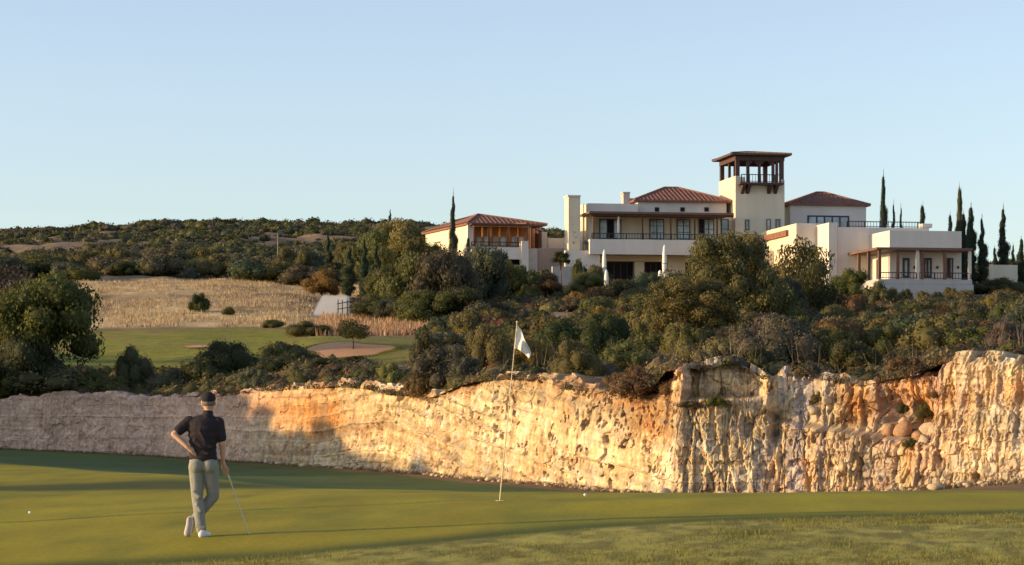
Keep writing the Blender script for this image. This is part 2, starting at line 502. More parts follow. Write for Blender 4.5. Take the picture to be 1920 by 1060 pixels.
# hillside to the left of the view (it shades the left end of the rock face)
hx = np.linspace(-230, -58, 80); hy = np.linspace(50, 330, 120)
HX, HY = np.meshgrid(hx, hy, indexing='ij')
def left_hill(X, Y):
    edge = sst(59, 65, Y+1.5*(fbm(X*.1, Y*.1, 2, 3)-.5))
    side = sst(-59, -71, X)
    return -2.3 + (12.4+1.2*(fbm(X*.12, Y*.12, 3, 8)-.5)- .035*np.clip(92-Y, 0, 40) + .05*np.clip(Y-110, 0, 300) + .04*np.clip(-X-75, 0, 200))*edge*side
HZ = left_hill(HX, HY)
hc2 = (np.array([.20, .14, .08])*(0.7+.6*fbm(HX*.3, HY*.3, 3, 2))[..., None])
g = obj('hillside', mesh_np('hillside', np.stack([HX, HY, HZ], -1).reshape(-1, 3), grid_faces(80, 120), M['terrain'], hc2.reshape(-1, 3), True))
tag(g, 'scrubby hillside left of the green', kind='structure')

# ------------------------------------------------------------------ rock face
cu = np.array(lin(-2400, -60, 160) + lin(-60, 1980, 1500) + lin(1980, 3600, 120))
cX = (cu-960)/F*cliffY(cu); cYv = cliffY(cu)
cYv = smooth(cYv[:, None], 4, 0, 2)[:, 0]
cX = (cu-960)/F*cYv
ds = np.hypot(np.diff(cX), np.diff(cYv)); S = np.concatenate([[0], np.cumsum(ds)])
tx = np.gradient(cX, S); ty = np.gradient(cYv, S)
nx_, ny_ = ty, -tx
nl = np.hypot(nx_, ny_); nx_ /= nl; ny_ /= nl
nx_ = smooth(nx_[:, None], 14, 0, 2)[:, 0]; ny_ = smooth(ny_[:, None], 14, 0, 2)[:, 0]
NV = 190; NC = 22
v = np.linspace(0, 1, NV)
jag = (vn(S*1.1, S*0, 3)-.5)*.20+(vn(S*4, S*0, 5)-.5)*.14+(_T[np.floor(S*1.9+.4*vn(S*3, S*0, 8)).astype(int) & 255, 9]-.5)*.26
zt = (HOR-np.interp(cu, TU, TP))/F*cYv + jag
zb = (HOR-np.interp(cu, BU, BP))/F*cYv - .5
Zc = zb[:, None]*(1-v)+zt[:, None]*v
SS = np.broadcast_to(S[:, None], Zc.shape); UC2 = np.broadcast_to(cu[:, None], Zc.shape)
pyc = HOR-Zc/cYv[:, None]*F
right = sst(1235, 1300, UC2)
warp = (fbm(SS*.7, Zc*.7, 3, 41)-.5)
dip = Zc + .115*(np.minimum(SS, S[np.searchsorted(cu, 1270)])-S[np.searchsorted(cu, 800)])*sst(560, 800, UC2) + .16*warp
def cells(x, y, seed):
    """cellular rock: every cell is a tilted facet; returns facet height, crack mask, cell value"""
    xi = np.floor(x).astype(int); yi = np.floor(y).astype(int)
    f1 = np.full(x.shape, 9.); f2 = np.full(x.shape, 9.); H = np.zeros(x.shape); ID = np.zeros(x.shape)
    for dx in (-1, 0, 1):
        for dy in (-1, 0, 1):
            a = xi+dx; b = yi+dy
            r1 = _T[(a*7+seed*13) & 255, (b*3+seed*5) & 255]; r2_ = _T[(a*5+seed*29+91) & 255, (b*11+seed*3+17) & 255]
            r3 = _T[(a*3+seed+40) & 255, (b*5+seed*7+70) & 255]; r4 = _T[(a+seed*19+9) & 255, (b*7+seed+33) & 255]; r5 = _T[(a*9+seed+5) & 255, (b+seed*23) & 255]
            ex = x-(a+r1); ey = y-(b+r2_); d = ex*ex+ey*ey
            h = (r3-.5)+(r4-.5)*1.3*ex+(r5-.6)*1.3*ey
            nearer = d < f1
            f2 = np.where(nearer, f1, np.minimum(f2, d)); H = np.where(nearer, h, H); ID = np.where(nearer, r3, ID); f1 = np.where(nearer, d, f1)
    e_ = np.sqrt(f2)-np.sqrt(f1)
    return H, 1-sst(.0, .10, e_), ID
w1 = (fbm(SS*2.1, Zc*2.1, 3, 44)-.5); w2 = (fbm(SS*2.3, Zc*2.3, 3, 47)-.5)
c1, k1, i1 = cells(SS*.75+w1*.9, dip*1.1+w2*.9, 1)
c2, k2, i2 = cells(SS*2.3+w2*.8, dip*2.4+w1*.8, 2)
c3, k3, i3 = cells(SS*6.0+w1*1.2, dip*5.0+w2*1.2, 3)
f1_, kf1, if1 = cells(SS*1.7+w1*.28, Zc*.26+w2*.15, 4)      # tall narrow flutes
f2_, kf2, if2 = cells(SS*5.0+w2*.30, Zc*.60+w1*.2, 5)
st = vn(dip*2.0, SS*.05, 61); st = sst(.38, .62, st)
st2 = vn(dip*7.5, SS*.15, 62)
ledge = np.zeros_like(Zc)
lr = np.random.default_rng(5); l0 = -3.4
while l0 < 3.2:
    l0 += lr.uniform(.26, .62); lw_ = lr.uniform(.022, .05)
    ledge += lr.uniform(.4, 1)*np.exp(-((dip+.05*w1-l0)/lw_)**2)*sst(.28, .5, vn(SS*.22, SS*0+l0*3, 63))
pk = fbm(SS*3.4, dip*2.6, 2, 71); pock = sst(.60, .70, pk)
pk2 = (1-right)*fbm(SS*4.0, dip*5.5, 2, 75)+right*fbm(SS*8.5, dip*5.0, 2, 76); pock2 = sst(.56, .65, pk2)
fine = fbm(SS*9, Zc*9, 4, 81)-.5
big = fbm(SS*.3, Zc*.3, 2, 85)-.5
leftz = 1-right
def pits(x, y, seed, dens):
    xi = np.floor(x).astype(int); yi = np.floor(y).astype(int); out = np.zeros(x.shape)
    for dx in (-1, 0, 1):
        for dy in (-1, 0, 1):
            a = xi+dx; b = yi+dy
            r1 = _T[(a*7+seed*13) & 255, (b*3+seed*5) & 255]; r2_ = _T[(a*5+seed*29+91) & 255, (b*11+seed*3+17) & 255]
            r3 = _T[(a*3+seed+40) & 255, (b*5+seed*7+70) & 255]
            d = np.hypot(x-(a+.2+.6*r1), (y-(b+.2+.6*r2_))*.55)
            R_ = .07+.20*_T[(a*11+3) & 255, (b*13+seed) & 255]
            out = np.maximum(out, (1-sst(R_*.55, R_, d))*(r3 < dens))
    return out
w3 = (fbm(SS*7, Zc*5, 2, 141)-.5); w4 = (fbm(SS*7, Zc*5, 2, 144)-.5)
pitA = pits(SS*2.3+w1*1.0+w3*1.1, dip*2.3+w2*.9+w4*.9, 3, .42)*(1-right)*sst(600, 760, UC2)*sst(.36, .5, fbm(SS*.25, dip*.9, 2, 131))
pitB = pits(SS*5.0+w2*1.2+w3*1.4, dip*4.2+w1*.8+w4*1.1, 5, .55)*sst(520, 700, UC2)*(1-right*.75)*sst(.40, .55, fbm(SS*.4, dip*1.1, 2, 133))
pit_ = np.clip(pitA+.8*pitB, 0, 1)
ledge *= .30+.70*sst(480, 800, UC2)
ruf = .35+.65*sst(.42, .6, fbm(SS*.4, dip*.6, 3, 89))
D = leftz*(.05*c1 + .015*c2*ruf + .04*f1_ + .035*f2_ + .02*st + .13*ledge + .05*(vn(dip*5.5, SS*.15, 66)-.5) - .06*pock*ruf - .03*pock2*ruf - .02*kf2*ruf - .22*pitA - .12*pitB) \
  + right*(.08*c1 + .03*c2 + .015*c3 + .11*f1_ + .10*f2_ + .03*st + .02*st2 + .06*ledge - .08*pock - .05*pock2 - .04*kf1 - .03*kf2 - .02*k2) \
  + .04*fine + .36*big
# set-back shelf right of the corner, and a second one further right
D += -.75*sst(752, 742, pyc+12*warp)*sst(1262, 1272, UC2)*(1-sst(1405, 1440, UC2))
shelf = 790+(UC2-1440)*.14
D += -.45*sst(shelf+6, shelf-6, pyc+14*warp)*sst(1430, 1450, UC2)*(1-sst(1700, 1760, UC2))
# hollow with rubble
hol = np.exp(-(((UC2-1665)/48)**2+((pyc-778)/34)**2))
D += -.75*hol + .5*hol*(fbm(SS*3, Zc*3, 3, 91)-.5)*2
D += -.5*np.exp(-(((UC2-850)/14)**2+((pyc-815)/26)**2))
D += -.5*np.exp(-(((UC2-1452)/10)**2+((pyc-812)/22)**2))
D += -.14*(Zc-zb[:, None])          # leans back
D -= .12*sst(.95, 1.0, np.broadcast_to(v, Zc.shape))
PX = cX[:, None]+nx_[:, None]*D; PY = cYv[:, None]+ny_[:, None]*D
# cap running back from the edge
kk = np.linspace(0, 1, NC+1)[1:]
capX = PX[:, -1:] + (cX[:, None]-nx_[:, None]*5.0-PX[:, -1:])*kk
capY = PY[:, -1:] + (cYv[:, None]-ny_[:, None]*5.0-PY[:, -1:])*kk
capu = capX/np.maximum(capY, 1)*F+960
capZ = Zc[:, -1:] + (up_z(capu, capY)-.22-Zc[:, -1:])*kk**.9 + (fbm(capX*2.2, capY*2.2, 3, 95)-.35)*.26*np.sin(np.pi*kk**.7)
AX = np.concatenate([PX, capX], 1); AY = np.concatenate([PY, capY], 1); AZ = np.concatenate([Zc, capZ], 1)
cream = np.array([.70, .545, .31]); pale = np.array([.72, .62, .44]); orange = np.array([.60, .29, .10]); grey = np.array([.47, .41, .38]); rust = np.array([.36, .17, .085])
cn = fbm(SS*.5, Zc*.9, 4, 101); cn2 = fbm(SS*2.2, Zc*2.2, 4, 103)
RC = cream*(1-sst(.45, .7, cn2))[..., None]+pale*sst(.45, .7, cn2)[..., None]
om = (np.exp(-(((UC2-560)/85)**2+((pyc-775-.15*(UC2-560))/40)**2))
      + np.exp(-(((UC2-440)/60)**2+((pyc-765)/18)**2))*.9
      + np.exp(-(((UC2-1195)/48)**2+((pyc-790)/42)**2))*.9
      + np.exp(-(((UC2-1170)/60)**2+((pyc-742)/16)**2))*.9
      + np.exp(-(((UC2-1680)/90)**2+((pyc-740)/45)**2))*1.1
      + np.exp(-(((UC2-1585)/30)**2+((pyc-760)/40)**2))*.9
      + np.exp(-(((UC2-1720)/35)**2+((pyc-870)/30)**2))*.8
      + np.exp(-(((UC2-1880)/60)**2+((pyc-730)/20)**2))*.6
      + .35*sst(.55, .75, cn))
om = np.clip(om*(0.35+1.2*cn2), 0, 1)[..., None]
RC = RC*(1-om)+orange*om
rm = (sst(.86, .98, np.broadcast_to(v, Zc.shape))*sst(.35, .6, cn)*.8)[..., None]*(1-.7*sst(1225, 1235, UC2)*(1-sst(1600, 1640, UC2)))[..., None]
RC = RC*(1-rm)+rust*rm
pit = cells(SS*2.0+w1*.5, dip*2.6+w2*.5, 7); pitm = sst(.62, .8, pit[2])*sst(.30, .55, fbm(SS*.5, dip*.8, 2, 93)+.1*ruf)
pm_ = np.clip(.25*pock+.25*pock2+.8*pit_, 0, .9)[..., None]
RC = RC*(1-pm_)+np.array([.24, .15, .08])*pm_  # pit colour carries both stain and the shade of deep holes
stk = (.55*sst(.56, .72, fbm(SS*5.5+w1, dip*.8, 3, 97)))[..., None]
RC = RC*(1-stk)+np.array([.42, .29, .17])*stk
gmk = (.85*sst(.44, .62, fbm(SS*3.2, Zc*.35, 3, 107))*right*(1-sst(1560, 1640, UC2)*.6))[..., None]
RC = RC*(1-gmk)+grey*gmk
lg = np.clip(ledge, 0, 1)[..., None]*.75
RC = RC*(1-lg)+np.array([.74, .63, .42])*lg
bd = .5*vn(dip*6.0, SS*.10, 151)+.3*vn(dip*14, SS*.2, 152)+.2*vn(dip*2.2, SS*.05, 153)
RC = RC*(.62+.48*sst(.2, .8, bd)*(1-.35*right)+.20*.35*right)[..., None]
gl = (.8*(1-sst(380, 560, UC2)))[..., None]
RC = RC*(1-gl)+np.array([.66, .455, .34])*(0.75+.5*cn2)[..., None]*gl  # tone of the shaded left end is set in the rock colour
ck = np.clip(.25*k2+.35*k1+.2*kf2, 0, .4)[..., None]
RC = RC*(1-ck)+rust*1.0*ck
RC = RC*(0.84+.32*fbm(SS*9, dip*9, 2, 111))[..., None]*(0.90+.2*i2)[..., None]
capN = (.55+.9*fbm(capX*3, capY*3, 3, 7))[..., None]
capC = np.broadcast_to(RC[:, -1:], (len(cu), NC, 3))*(1-kk**.5)[None, :, None]+np.array([.15, .10, .06])*capN*(kk**.5)[None, :, None]
AC = np.concatenate([RC, capC], 1)
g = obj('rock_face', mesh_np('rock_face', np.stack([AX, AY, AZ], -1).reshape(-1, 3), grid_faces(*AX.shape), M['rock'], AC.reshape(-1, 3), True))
g.data.polygons.foreach_set('use_smooth', np.zeros(len(g.data.polygons), bool))
tag(g, 'long cream and orange limestone rock face behind the green', kind='structure')

# ------------------------------------------------------------------ plants
def rand_dirs(n):
    d = rng.normal(size=(n, 3)); return d/np.linalg.norm(d, axis=1)[:, None]
ico_v = None
def ico():
    global ico_v, ico_f
    if ico_v is None:
        import bmesh
        bm = bmesh.new(); bmesh.ops.create_icosphere(bm, subdivisions=2, radius=1)
        ico_v = np.array([v.co[:] for v in bm.verts]); ico_f = np.array([[v.index for v in f.verts] for f in bm.faces]); bm.free()
    return ico_v, ico_f

def leaf_quads(P, Nn, size, aspect=1.0):
    """P centres, Nn facing, size per leaf -> verts (n*4), faces"""
    n = len(P)
    r = rand_dirs(n)
    a = np.cross(Nn, r); a /= np.linalg.norm(a, axis=1)[:, None]+1e-9
    b = np.cross(Nn, a); b /= np.linalg.norm(b, axis=1)[:, None]+1e-9
    s = np.asarray(size).reshape(-1, 1)*np.ones((n, 1))
    a = a*s*.5; b = b*s*.5*aspect
    V = np.stack([P-a, P-b*.8, P+a, P+b*.8], 1).reshape(-1, 3)
    return V, np.arange(n*4).reshape(-1, 4)

def crown_mesh(name, lobes, n, leaf, fuzz=.18, core=.72, var=.35, flat=.0, aspect=.7, mat=None):
    """lobes: (cx,cy,cz, rx,ry,rz) ; leaves scattered over the lobes' outer shells"""
    L = np.array(lobes, float)
    w = (L[:, 3]*L[:, 4]+L[:, 3]*L[:, 5]+L[:, 4]*L[:, 5]); w /= w.sum()
    idx = rng.choice(len(L), n, p=w)
    d = rand_dirs(n)
    clump = 1 + (fbm(d[:, 0]*2.2+idx*3.1, d[:, 1]*2.2+d[:, 2]*1.7, 3, 7)-.5)*.55
    rr = clump*(1-np.abs(rng.normal(0, fuzz, n)))
    P = L[idx, :3]+d*L[idx, 3:6]*rr[:, None]
    # drop leaves deep inside other lobes
    inside = np.zeros(n, bool)
    for k in range(len(L)):
        q = (P-L[k, :3])/L[k, 3:6]
        inside |= (np.einsum('ij,ij->i', q, q) < .45) & (idx != k)
    P = P[~inside]; d = d[~inside]; idx = idx[~inside]; rr = rr[~inside]
    Nn = d+rand_dirs(len(P))*.75; Nn /= np.linalg.norm(Nn, axis=1)[:, None]
    sz = leaf*(.6+.8*rng.random(len(P)))
    V, Q = leaf_quads(P, Nn, sz, aspect)
    hue = rng.random(len(L))[idx]
    b = 1+var*(rng.random(len(P))-.5)*2*.7 + .35*(hue-.5)
    tw = rng.random(len(P))
    col = np.stack([b*(1+.18*(hue-.5)+.15*(tw-.5)), b, b*(1-.1*(tw-.5))], 1)
    if core:
        iv, jf = ico()
        for k in range(len(L)):
            bump = 1+.25*(fbm(iv[:, 0]*2+k, iv[:, 1]*2+iv[:, 2], 3, 5)-.5)
            cv = iv*bump[:, None]*L[k, 3:6]*core+L[k, :3]
            base = len(V)
            V = np.concatenate([V, cv])
            fq = np.concatenate([jf, jf[:, 2:3]], 1)+base
            Q = np.concatenate([Q, fq]); col = np.concatenate([col, np.full((len(fq), 3), .8)])
    return V, Q, np.clip(col, .15, 2.2)

def norm_crown(V, Q, col):
    V = V.copy()
    for a in (0, 1):
        lo, hi = np.percentile(V[:, a], [1.2, 98.8]); V[:, a] = (V[:, a]-(lo+hi)/2)/((hi-lo)/2)
    lo, hi = np.percentile(V[:, 2], [1.0, 99.3]); V[:, 2] = (V[:, 2]-lo)/(hi-lo)
    return V, Q, col

def to_mesh(name, V, Q, col, mat):
    """quads, with degenerate quads (triangles) allowed"""
    tri = Q[:, 2] == Q[:, 3]
    me = bpy.data.meshes.new(name)
    lens = np.where(tri, 3, 4)
    loops = np.concatenate([Q[~tri].ravel(), Q[tri][:, :3].ravel()])
    lens = np.concatenate([np.full((~tri).sum(), 4), np.full(tri.sum(), 3)]).astype(np.int32)
    col = np.concatenate([col[~tri], col[tri]])
    me.vertices.add(len(V)); me.vertices.foreach_set('co', V.astype(np.float32).ravel())
    me.loops.add(len(loops)); me.loops.foreach_set('vertex_index', loops.astype(np.int32))
    me.polygons.add(len(lens))
    me.polygons.foreach_set('loop_start', np.concatenate([[0], np.cumsum(lens)[:-1]]).astype(np.int32))
    me.polygons.foreach_set('loop_total', lens)
    a = me.attributes.new('tint', 'FLOAT_COLOR', 'FACE')
    c = np.ones((len(col), 4), np.float32); c[:, :3] = col
    a.data.foreach_set('color', c.ravel())
    me.update(calc_edges=True)
    me.materials.append(mat)
    return me

def lobes_bush(n, seed):
    r = np.random.default_rng(seed); L = [(0, 0, .42, .62, .62, .45)]
    for i in range(n):
        a = 2*math.pi*(i+r.random()*.7)/n; q = .45+.25*r.random()
        s = .28+.2*r.random()
        L.append((q*math.cos(a), q*math.sin(a), .25+.4*r.random(), s, s, s*.9))
    for i in range(3):
        L.append((r.uniform(-.35, .35), r.uniform(-.35, .35), .68+.12*r.random(), .3, .3, .25))
    return L
def lobes_tree(n, seed, flat=.75):
    """unit crown: radius 1, spans z 0..1 """
    r = np.random.default_rng(seed); L = [(0, 0, .45, .5, .5, .3)]
    for i in range(n):
        a = 2*math.pi*i/n*2.4+r.random(); q = .25+.5*math.sqrt(r.random()); z = .22+.55*r.random()
        s = (.24+.18*r.random())
        q *= (1-.35*abs(z-.45)*2)
        L.append((q*math.cos(a), q*math.sin(a), z, s, s, s*flat*.75))
    L.append((r.uniform(-.2, .2), 0, .8, .4, .4, .2))
    return L
def lobes_dome(n, seed):
    r = np.random.default_rng(seed); L = [(0, 0, .45, .5, .5, .3)]
    for i in range(n):
        a = i*2.399+r.random()*.5; z = .12+.72*((i+.5)/n); R = math.sqrt(max(.05, 1-((z-.42)/.60)**2))
        q = R*(.55+.35*r.random()); s = .17+.13*r.random()
        L.append((q*math.cos(a), q*math.sin(a), z, s, s, s*.62))
    for i in range(6): L.append((r.uniform(-.5, .5), r.uniform(-.5, .5), .80+.08*r.random(), .22, .22, .13))
    return L
def lobes_cyp(seed, shape=1.0):
    r = np.random.default_rng(seed); L = []
    for i in range(15):
        t = i/14
        R = (min(1, (t+.03)*6)**.6)*(1-t)**(.62*shape)+.05
        L.append((r.uniform(-.28, .28)*R, r.uniform(-.28, .28)*R, t*.95+.03, R*r.uniform(.65, 1.12), R*r.uniform(.65, 1.12), .075))
    return L
BUSH = [to_mesh('bush_crown', *norm_crown(*crown_mesh('b', lobes_bush(6+i % 3, 100+i), 3200, .085, core=.74)), M['leaf']) for i in range(6)]
BUSHB = [to_mesh('fine_bush_crown', *norm_crown(*crown_mesh('b', lobes_bush(7, 140+i), 6500, .052, core=.74, fuzz=.12)), M['leaf']) for i in range(2)]
LOOSE = [to_mesh('loose_bush_crown', *norm_crown(*crown_mesh('b', lobes_bush(8, 160+i), 3200, .095, fuzz=.34, core=.55, var=.5, aspect=.35)), M['leaf']) for i in range(3)]
TREE = [to_mesh('tree_crown', *norm_crown(*crown_mesh('t', lobes_tree(17, 200+i), 11000, .05, core=.66, fuzz=.2, var=.45)), M['leaf']) for i in range(4)]
AIRY = [to_mesh('airy_tree_crown', *norm_crown(*crown_mesh('t', lobes_tree(13, 231+i), 6500, .06, core=0, fuzz=.3, var=.5)), M['leaf']) for i in range(3)]
CYP = [to_mesh('cypress_crown', *norm_crown(*crown_mesh('c', lobes_cyp(300+i, [1, .8, .55][i]), 5200, .045, core=.8, fuzz=.15, aspect=.8)), M['leaf']) for i in range(3)]
# cypress leaves: unit mesh is radius 1, height 1; scaled later so leaves come out tall - fine for upright sprays

def trunk_mesh(name, seed, lean=0, limbs=5, fork=.35, mat='bark'):
    r = random.Random(seed); mb = MB()
    top = (lean, r.uniform(-.05, .05), 1)
    k_ = 1.0 if lean < .5 else 2.0
    mb.tube([(0, 0, -.15), (lean*.15, 0, .1), (lean*.55, .03, .5), top], [.13*k_, .09*k_, .07*k_, .035*k_], 8)
    for i in range(limbs):
        a = 2*math.pi*i/limbs+r.random(); t = fork+.4*r.random()
        b = (lean*t, 0, t); q = .5+.35*r.random()
        e = (lean*t+q*math.cos(a), q*math.sin(a), min(1.15, t+.35+.3*r.random()))
        m_ = tuple((b[k]+e[k])/2 + (0, 0, .06)[k] for k in range(3))
        mb.tube([b, m_, e], [.05, .035, .012], 6)
    me = bpy.data.meshes.new(name); me.from_pydata(mb.V, [], mb.F); me.materials.append(M[mat])
    for p in me.polygons: p.use_smooth = True
    return me
TRUNK = [trunk_mesh('trunk', 5+i, [0, .15, -.2][i]) for i in range(3)]
TRUNKP = trunk_mesh('pale_trunk', 31, .03, 3, .6, 'palebark')
LEAN = trunk_mesh('leaning_trunk', 41, .75, 4, .55)

def ground(u, Y): return float(up_z(np.array([float(u)]), np.array([float(Y)]))[0])
def shade(c, j=.12):
    return tuple(max(.004, x*(1+random.uniform(-j, j))) for x in c)+(1,)
OLIVE = (.128, .116, .040); DARK = (.056, .062, .022); MID = (.100, .100, .028); GREY = (.125, .112, .066); MAUVE = (.105, .090, .060)
RUST = (.155, .095, .042); GOLD = (.21, .145, .036); BLUEG = (.065, .080, .042); PALE = (.19, .165, .06); PINK = (.112, .088, .052); CYPC = (.030, .044, .022)
CNAME = {OLIVE: 'olive green', DARK: 'dark green', MID: 'mid green', GREY: 'grey green', MAUVE: 'mauve grey', RUST: 'rusty brown', GOLD: 'golden green', BLUEG: 'blue green', PALE: 'pale green', PINK: 'pinkish brown'}

def shrub(u, Y, wpx, top, col, label=None, mesh=None, group=None, name='shrub', sink=.12, squash=1):
    X = upX(u, Y); z = ground(u, Y); r = wpx/F*Y/2
    h = max(.25, (HOR-top)/F*Y-z)
    o = obj(name, mesh or random.choice(BUSH), None, (X, Y, z-sink*h*.5))
    o.scale = (r, r*random.uniform(.8, 1.1), h*(1+sink*.5)/.98)
    o.rotation_euler = (0, 0, random.uniform(0, 6.28))
    o.color = shade(col)
    return tag(o, label, 'shrub', group)

def tree(u, Y, wpx, top, crownbot, col, label, crown=None, trunk=None, group=None, name='tree', cu_off=0, tw=1.0):
    X = upX(u, Y); z = ground(u, Y); r = wpx/F*Y/2
    zt_ = (HOR-top)/F*Y; zc = (HOR-crownbot)/F*Y
    root = empty(name, (X, Y, z)); tag(root, label, 'tree', group)
    off = cu_off/F*Y
    hc = zt_-zc
    tr = obj('trunk', trunk or random.choice(TRUNK), root)
    th = (zc-z)+hc*.45
    tr.scale = (max(r*.8, .3)*tw, max(r*.8, .3)*tw, th) if trunk is not LEAN else (off/.75, r*.8, th)
    cr = obj('crown', crown or random.choice(TREE), root, (off, 0, zc-z))
    cr.scale = (r, r*.95, hc)
    cr.rotation_euler = (0, 0, random.uniform(0, 6.28)); cr.color = shade(col)
    return root

def cypress(u, Y, wpx, top, label, col=CYPC, k=0, base=None, group='cypress trees'):
    X = upX(u, Y); z = ground(u, Y) if base is None else (HOR-base)/F*Y
    r = wpx*1.22/F*Y/2; h = (HOR-top)/F*Y-z
    root = empty('cypress_tree', (X, Y, z)); tag(root, label, 'tree', group)
    mb = MB().tube([(0, 0, -.3), (0, 0, .8), (0, 0, h*.6)], [.16, .12, .04], 7)
    me = bpy.data.meshes.new('cypress_trunk'); me.from_pydata(mb.V, [], mb.F); me.materials.append(M['bark'])
    obj('trunk', me, root)
    cr = obj('crown', CYP[k], root, (0, 0, .15)); cr.scale = (r, r, h-.15); cr.color = shade(col)
    cr.rotation_euler = (0, 0, random.uniform(0, 6.28))
    return root

# --- left group
tree(82, 113, 215, 520, 672, MID, 'broad dark green tree above the left end of the rock face', TREE[0], TRUNK[0])
tree(-18, 128, 200, 488, 620, PINK, 'reddish brown tree cut by the left edge of the picture', AIRY[0], TRUNK[1])
tree(20, 119, 120, 545, 690, RUST, 'low rusty tree tucked behind the broad left tree', AIRY[1], TRUNK[2])
shrub(44, 111.8, 180, 628, DARK, 'dark dense bush at the foot of the broad left tree', BUSHB[1])
shrub(251, 114, 74, 652, GREY, 'round grey green shrub alone on the strip below the left fairway', BUSHB[0])
shrub(430, 113, 118, 641, DARK, 'large dark domed shrub left of centre above the shaded rock', BUSHB[1])
shrub(385, 111.5, 90, 672, DARK, 'low dark shrub spreading left from the large dark dome', BUSH[1])
shrub(548, 108, 130, 656, DARK, 'wide dark shrub in front of the grey end of the bunker', BUSHB[0])
shrub(600, 106, 90, 672, DARK, 'low dark shrub just right of the wide one before the bunker', BUSH[2])
shrub(530, 122, 80, 642, OLIVE, 'olive shrub peeking above the wide dark shrub by the bunker', BUSH[3])
shrub(373, 188, 38, 551, DARK, 'small round dark bush alone in the golden field', BUSHB[1])
shrub(428, 184, 28, 576, OLIVE, 'tiny bush right of the round one in the golden field', BUSH[1])
shrub(512, 163, 44, 600, OLIVE, 'small olive shrub at the right edge of the left fairway', BUSH[2])
shrub(577, 150, 92, 604, OLIVE, 'domed grey olive shrub left of and above the sand bunker', BUSHB[0])
tree(662, 128, 62, 600, 634, DARK, 'small flat topped tree standing in front of the sand bunker', AIRY[2], TRUNK[0], tw=.8)
shrub(664, 118, 44, 668, DARK, 'dark bush at the foot of the small flat topped tree', BUSH[0])
tree(606, 215, 70, 506, 552, GOLD, 'golden round tree left of the white shelter', TREE[1], TRUNK[2])
tree(534, 262, 44, 463, 520, OLIVE, 'upright olive tree at the right end of the golden field', TREE[2], TRUNK[0])
tree(566, 258, 38, 468, 522, OLIVE, 'second upright olive tree, just left of the first cypress', TREE[3], TRUNK[1])
cypress(617, 255, 15, 442, 'slim dark cypress, leftmost of the cypresses before the pale green trees')
cypress(652, 226, 24, 468, 'broad dark cypress behind the white shelter')
cypress(683, 222, 18, 452, 'tall narrow cypress right of the broad one behind the shelter')
cypress(703, 218, 20, 462, 'cypress right of the tall narrow one, by the pale green trees')
cypress(731, 520, 5, 394, 'tiny cypress alone on the ridge skyline', base=425)
cypress(850, 226, 17, 372, 'tall pointed cypress in front of the pavilion', k=0)
cypress(878, 222, 16, 448, 'short cypress under the pavilion terrace', k=1)
for a in [(752, 262, 110, 412, 500, PALE, 'pale green broad tree on the slope left of the pavilion', 0),
          (700, 250, 95, 432, 520, OLIVE, 'olive round tree in the row left of the pavilion', 1),
          (655, 268, 70, 455, 520, OLIVE, 'round tree low on the slope behind the cypresses', 2),
          (790, 236, 95, 448, 540, MID, 'mid green tree just below the pavilion left wall', 3),
          (738, 200, 110, 500, 575, MID, 'mid green tree right of the white shelter', 0),
          (770, 195, 120, 478, 590, OLIVE, 'large olive tree below the pavilion, left of the red leaved one', 1),
          (832, 192, 130, 470, 600, PINK, 'large brownish tree in the middle of the thicket below the pavilion', 2),
          (898, 200, 110, 462, 580, MAUVE, 'mauve brown tree below the pavilion terrace', 3),
          (945, 205, 80, 490, 570, MID, 'mid green tree below the right end of the pavilion', 0),
          (870, 170, 140, 540, 612, DARK, 'dark green spreading tree at the foot of the thicket', 1),
          (795, 168, 110, 545, 610, MID, 'low green tree at the left foot of the thicket', 2),
          (700, 175, 80, 555, 592, DARK, 'low dark tree right of the white shelter', 3),
          (735, 172, 70, 560, 598, BLUEG, 'blue green low tree at the edge of the dry grass', 0)]:
    tree(*a[:7], TREE[a[7]], None)
tree(1026, 205, 66, 514, 552, RUST, 'small rust crowned tree on a pale stem, left of a pair', TREE[1], TRUNKP, tw=.5)
tree(1100, 203, 66, 512, 553, OLIVE, 'small olive crowned tree on a pale stem, right of a pair', TREE[2], TRUNKP, tw=.5)
tree(1052, 229, 34, 472, 494, DARK, 'small dark mushroom shaped tree on the terrace left of the clubhouse', TREE[3], TRUNK[0])
cypress(1074.5, 236.0, 12, 401, 'slim cypress against the chimney tower', k=0, base=470)
shrub(1080, 190, 50, 548, GOLD, 'yellow sunlit bush on the bank between the pale stemmed trees', BUSH[1])
shrub(1210, 205, 76, 512, BLUEG, 'blue green bush in front of the dark ground floor opening', BUSHB[1])
shrub(985, 216, 56, 500, MID, 'green bush before the stone wall right of the pavilion', BUSH[4])
shrub(1022, 222, 44, 506, OLIVE, 'olive bush at the foot of the pink retaining wall', BUSH[5])
shrub(1118, 222, 58, 498, OLIVE, 'olive bush left of the left tall parasol', BUSHB[0])
shrub(1086, 226, 30, 488, DARK, 'small dark bush under the chimney tower', BUSH[1])
shrub(1882, 232, 76, 522, MID, 'green bush in front of the short cream wall', BUSHB[1])
shrub(1840, 232, 70, 528, DARK, 'dark bush at the foot of the slim cypress', BUSH[2])
shrub(940, 220, 30, 470, BLUEG, 'upright blue green bush in front of the pavilion wall', BUSH[2])
shrub(1160, 200, 70, 530, DARK, 'dark bush left of the blue green one below the clubhouse', BUSH[3])
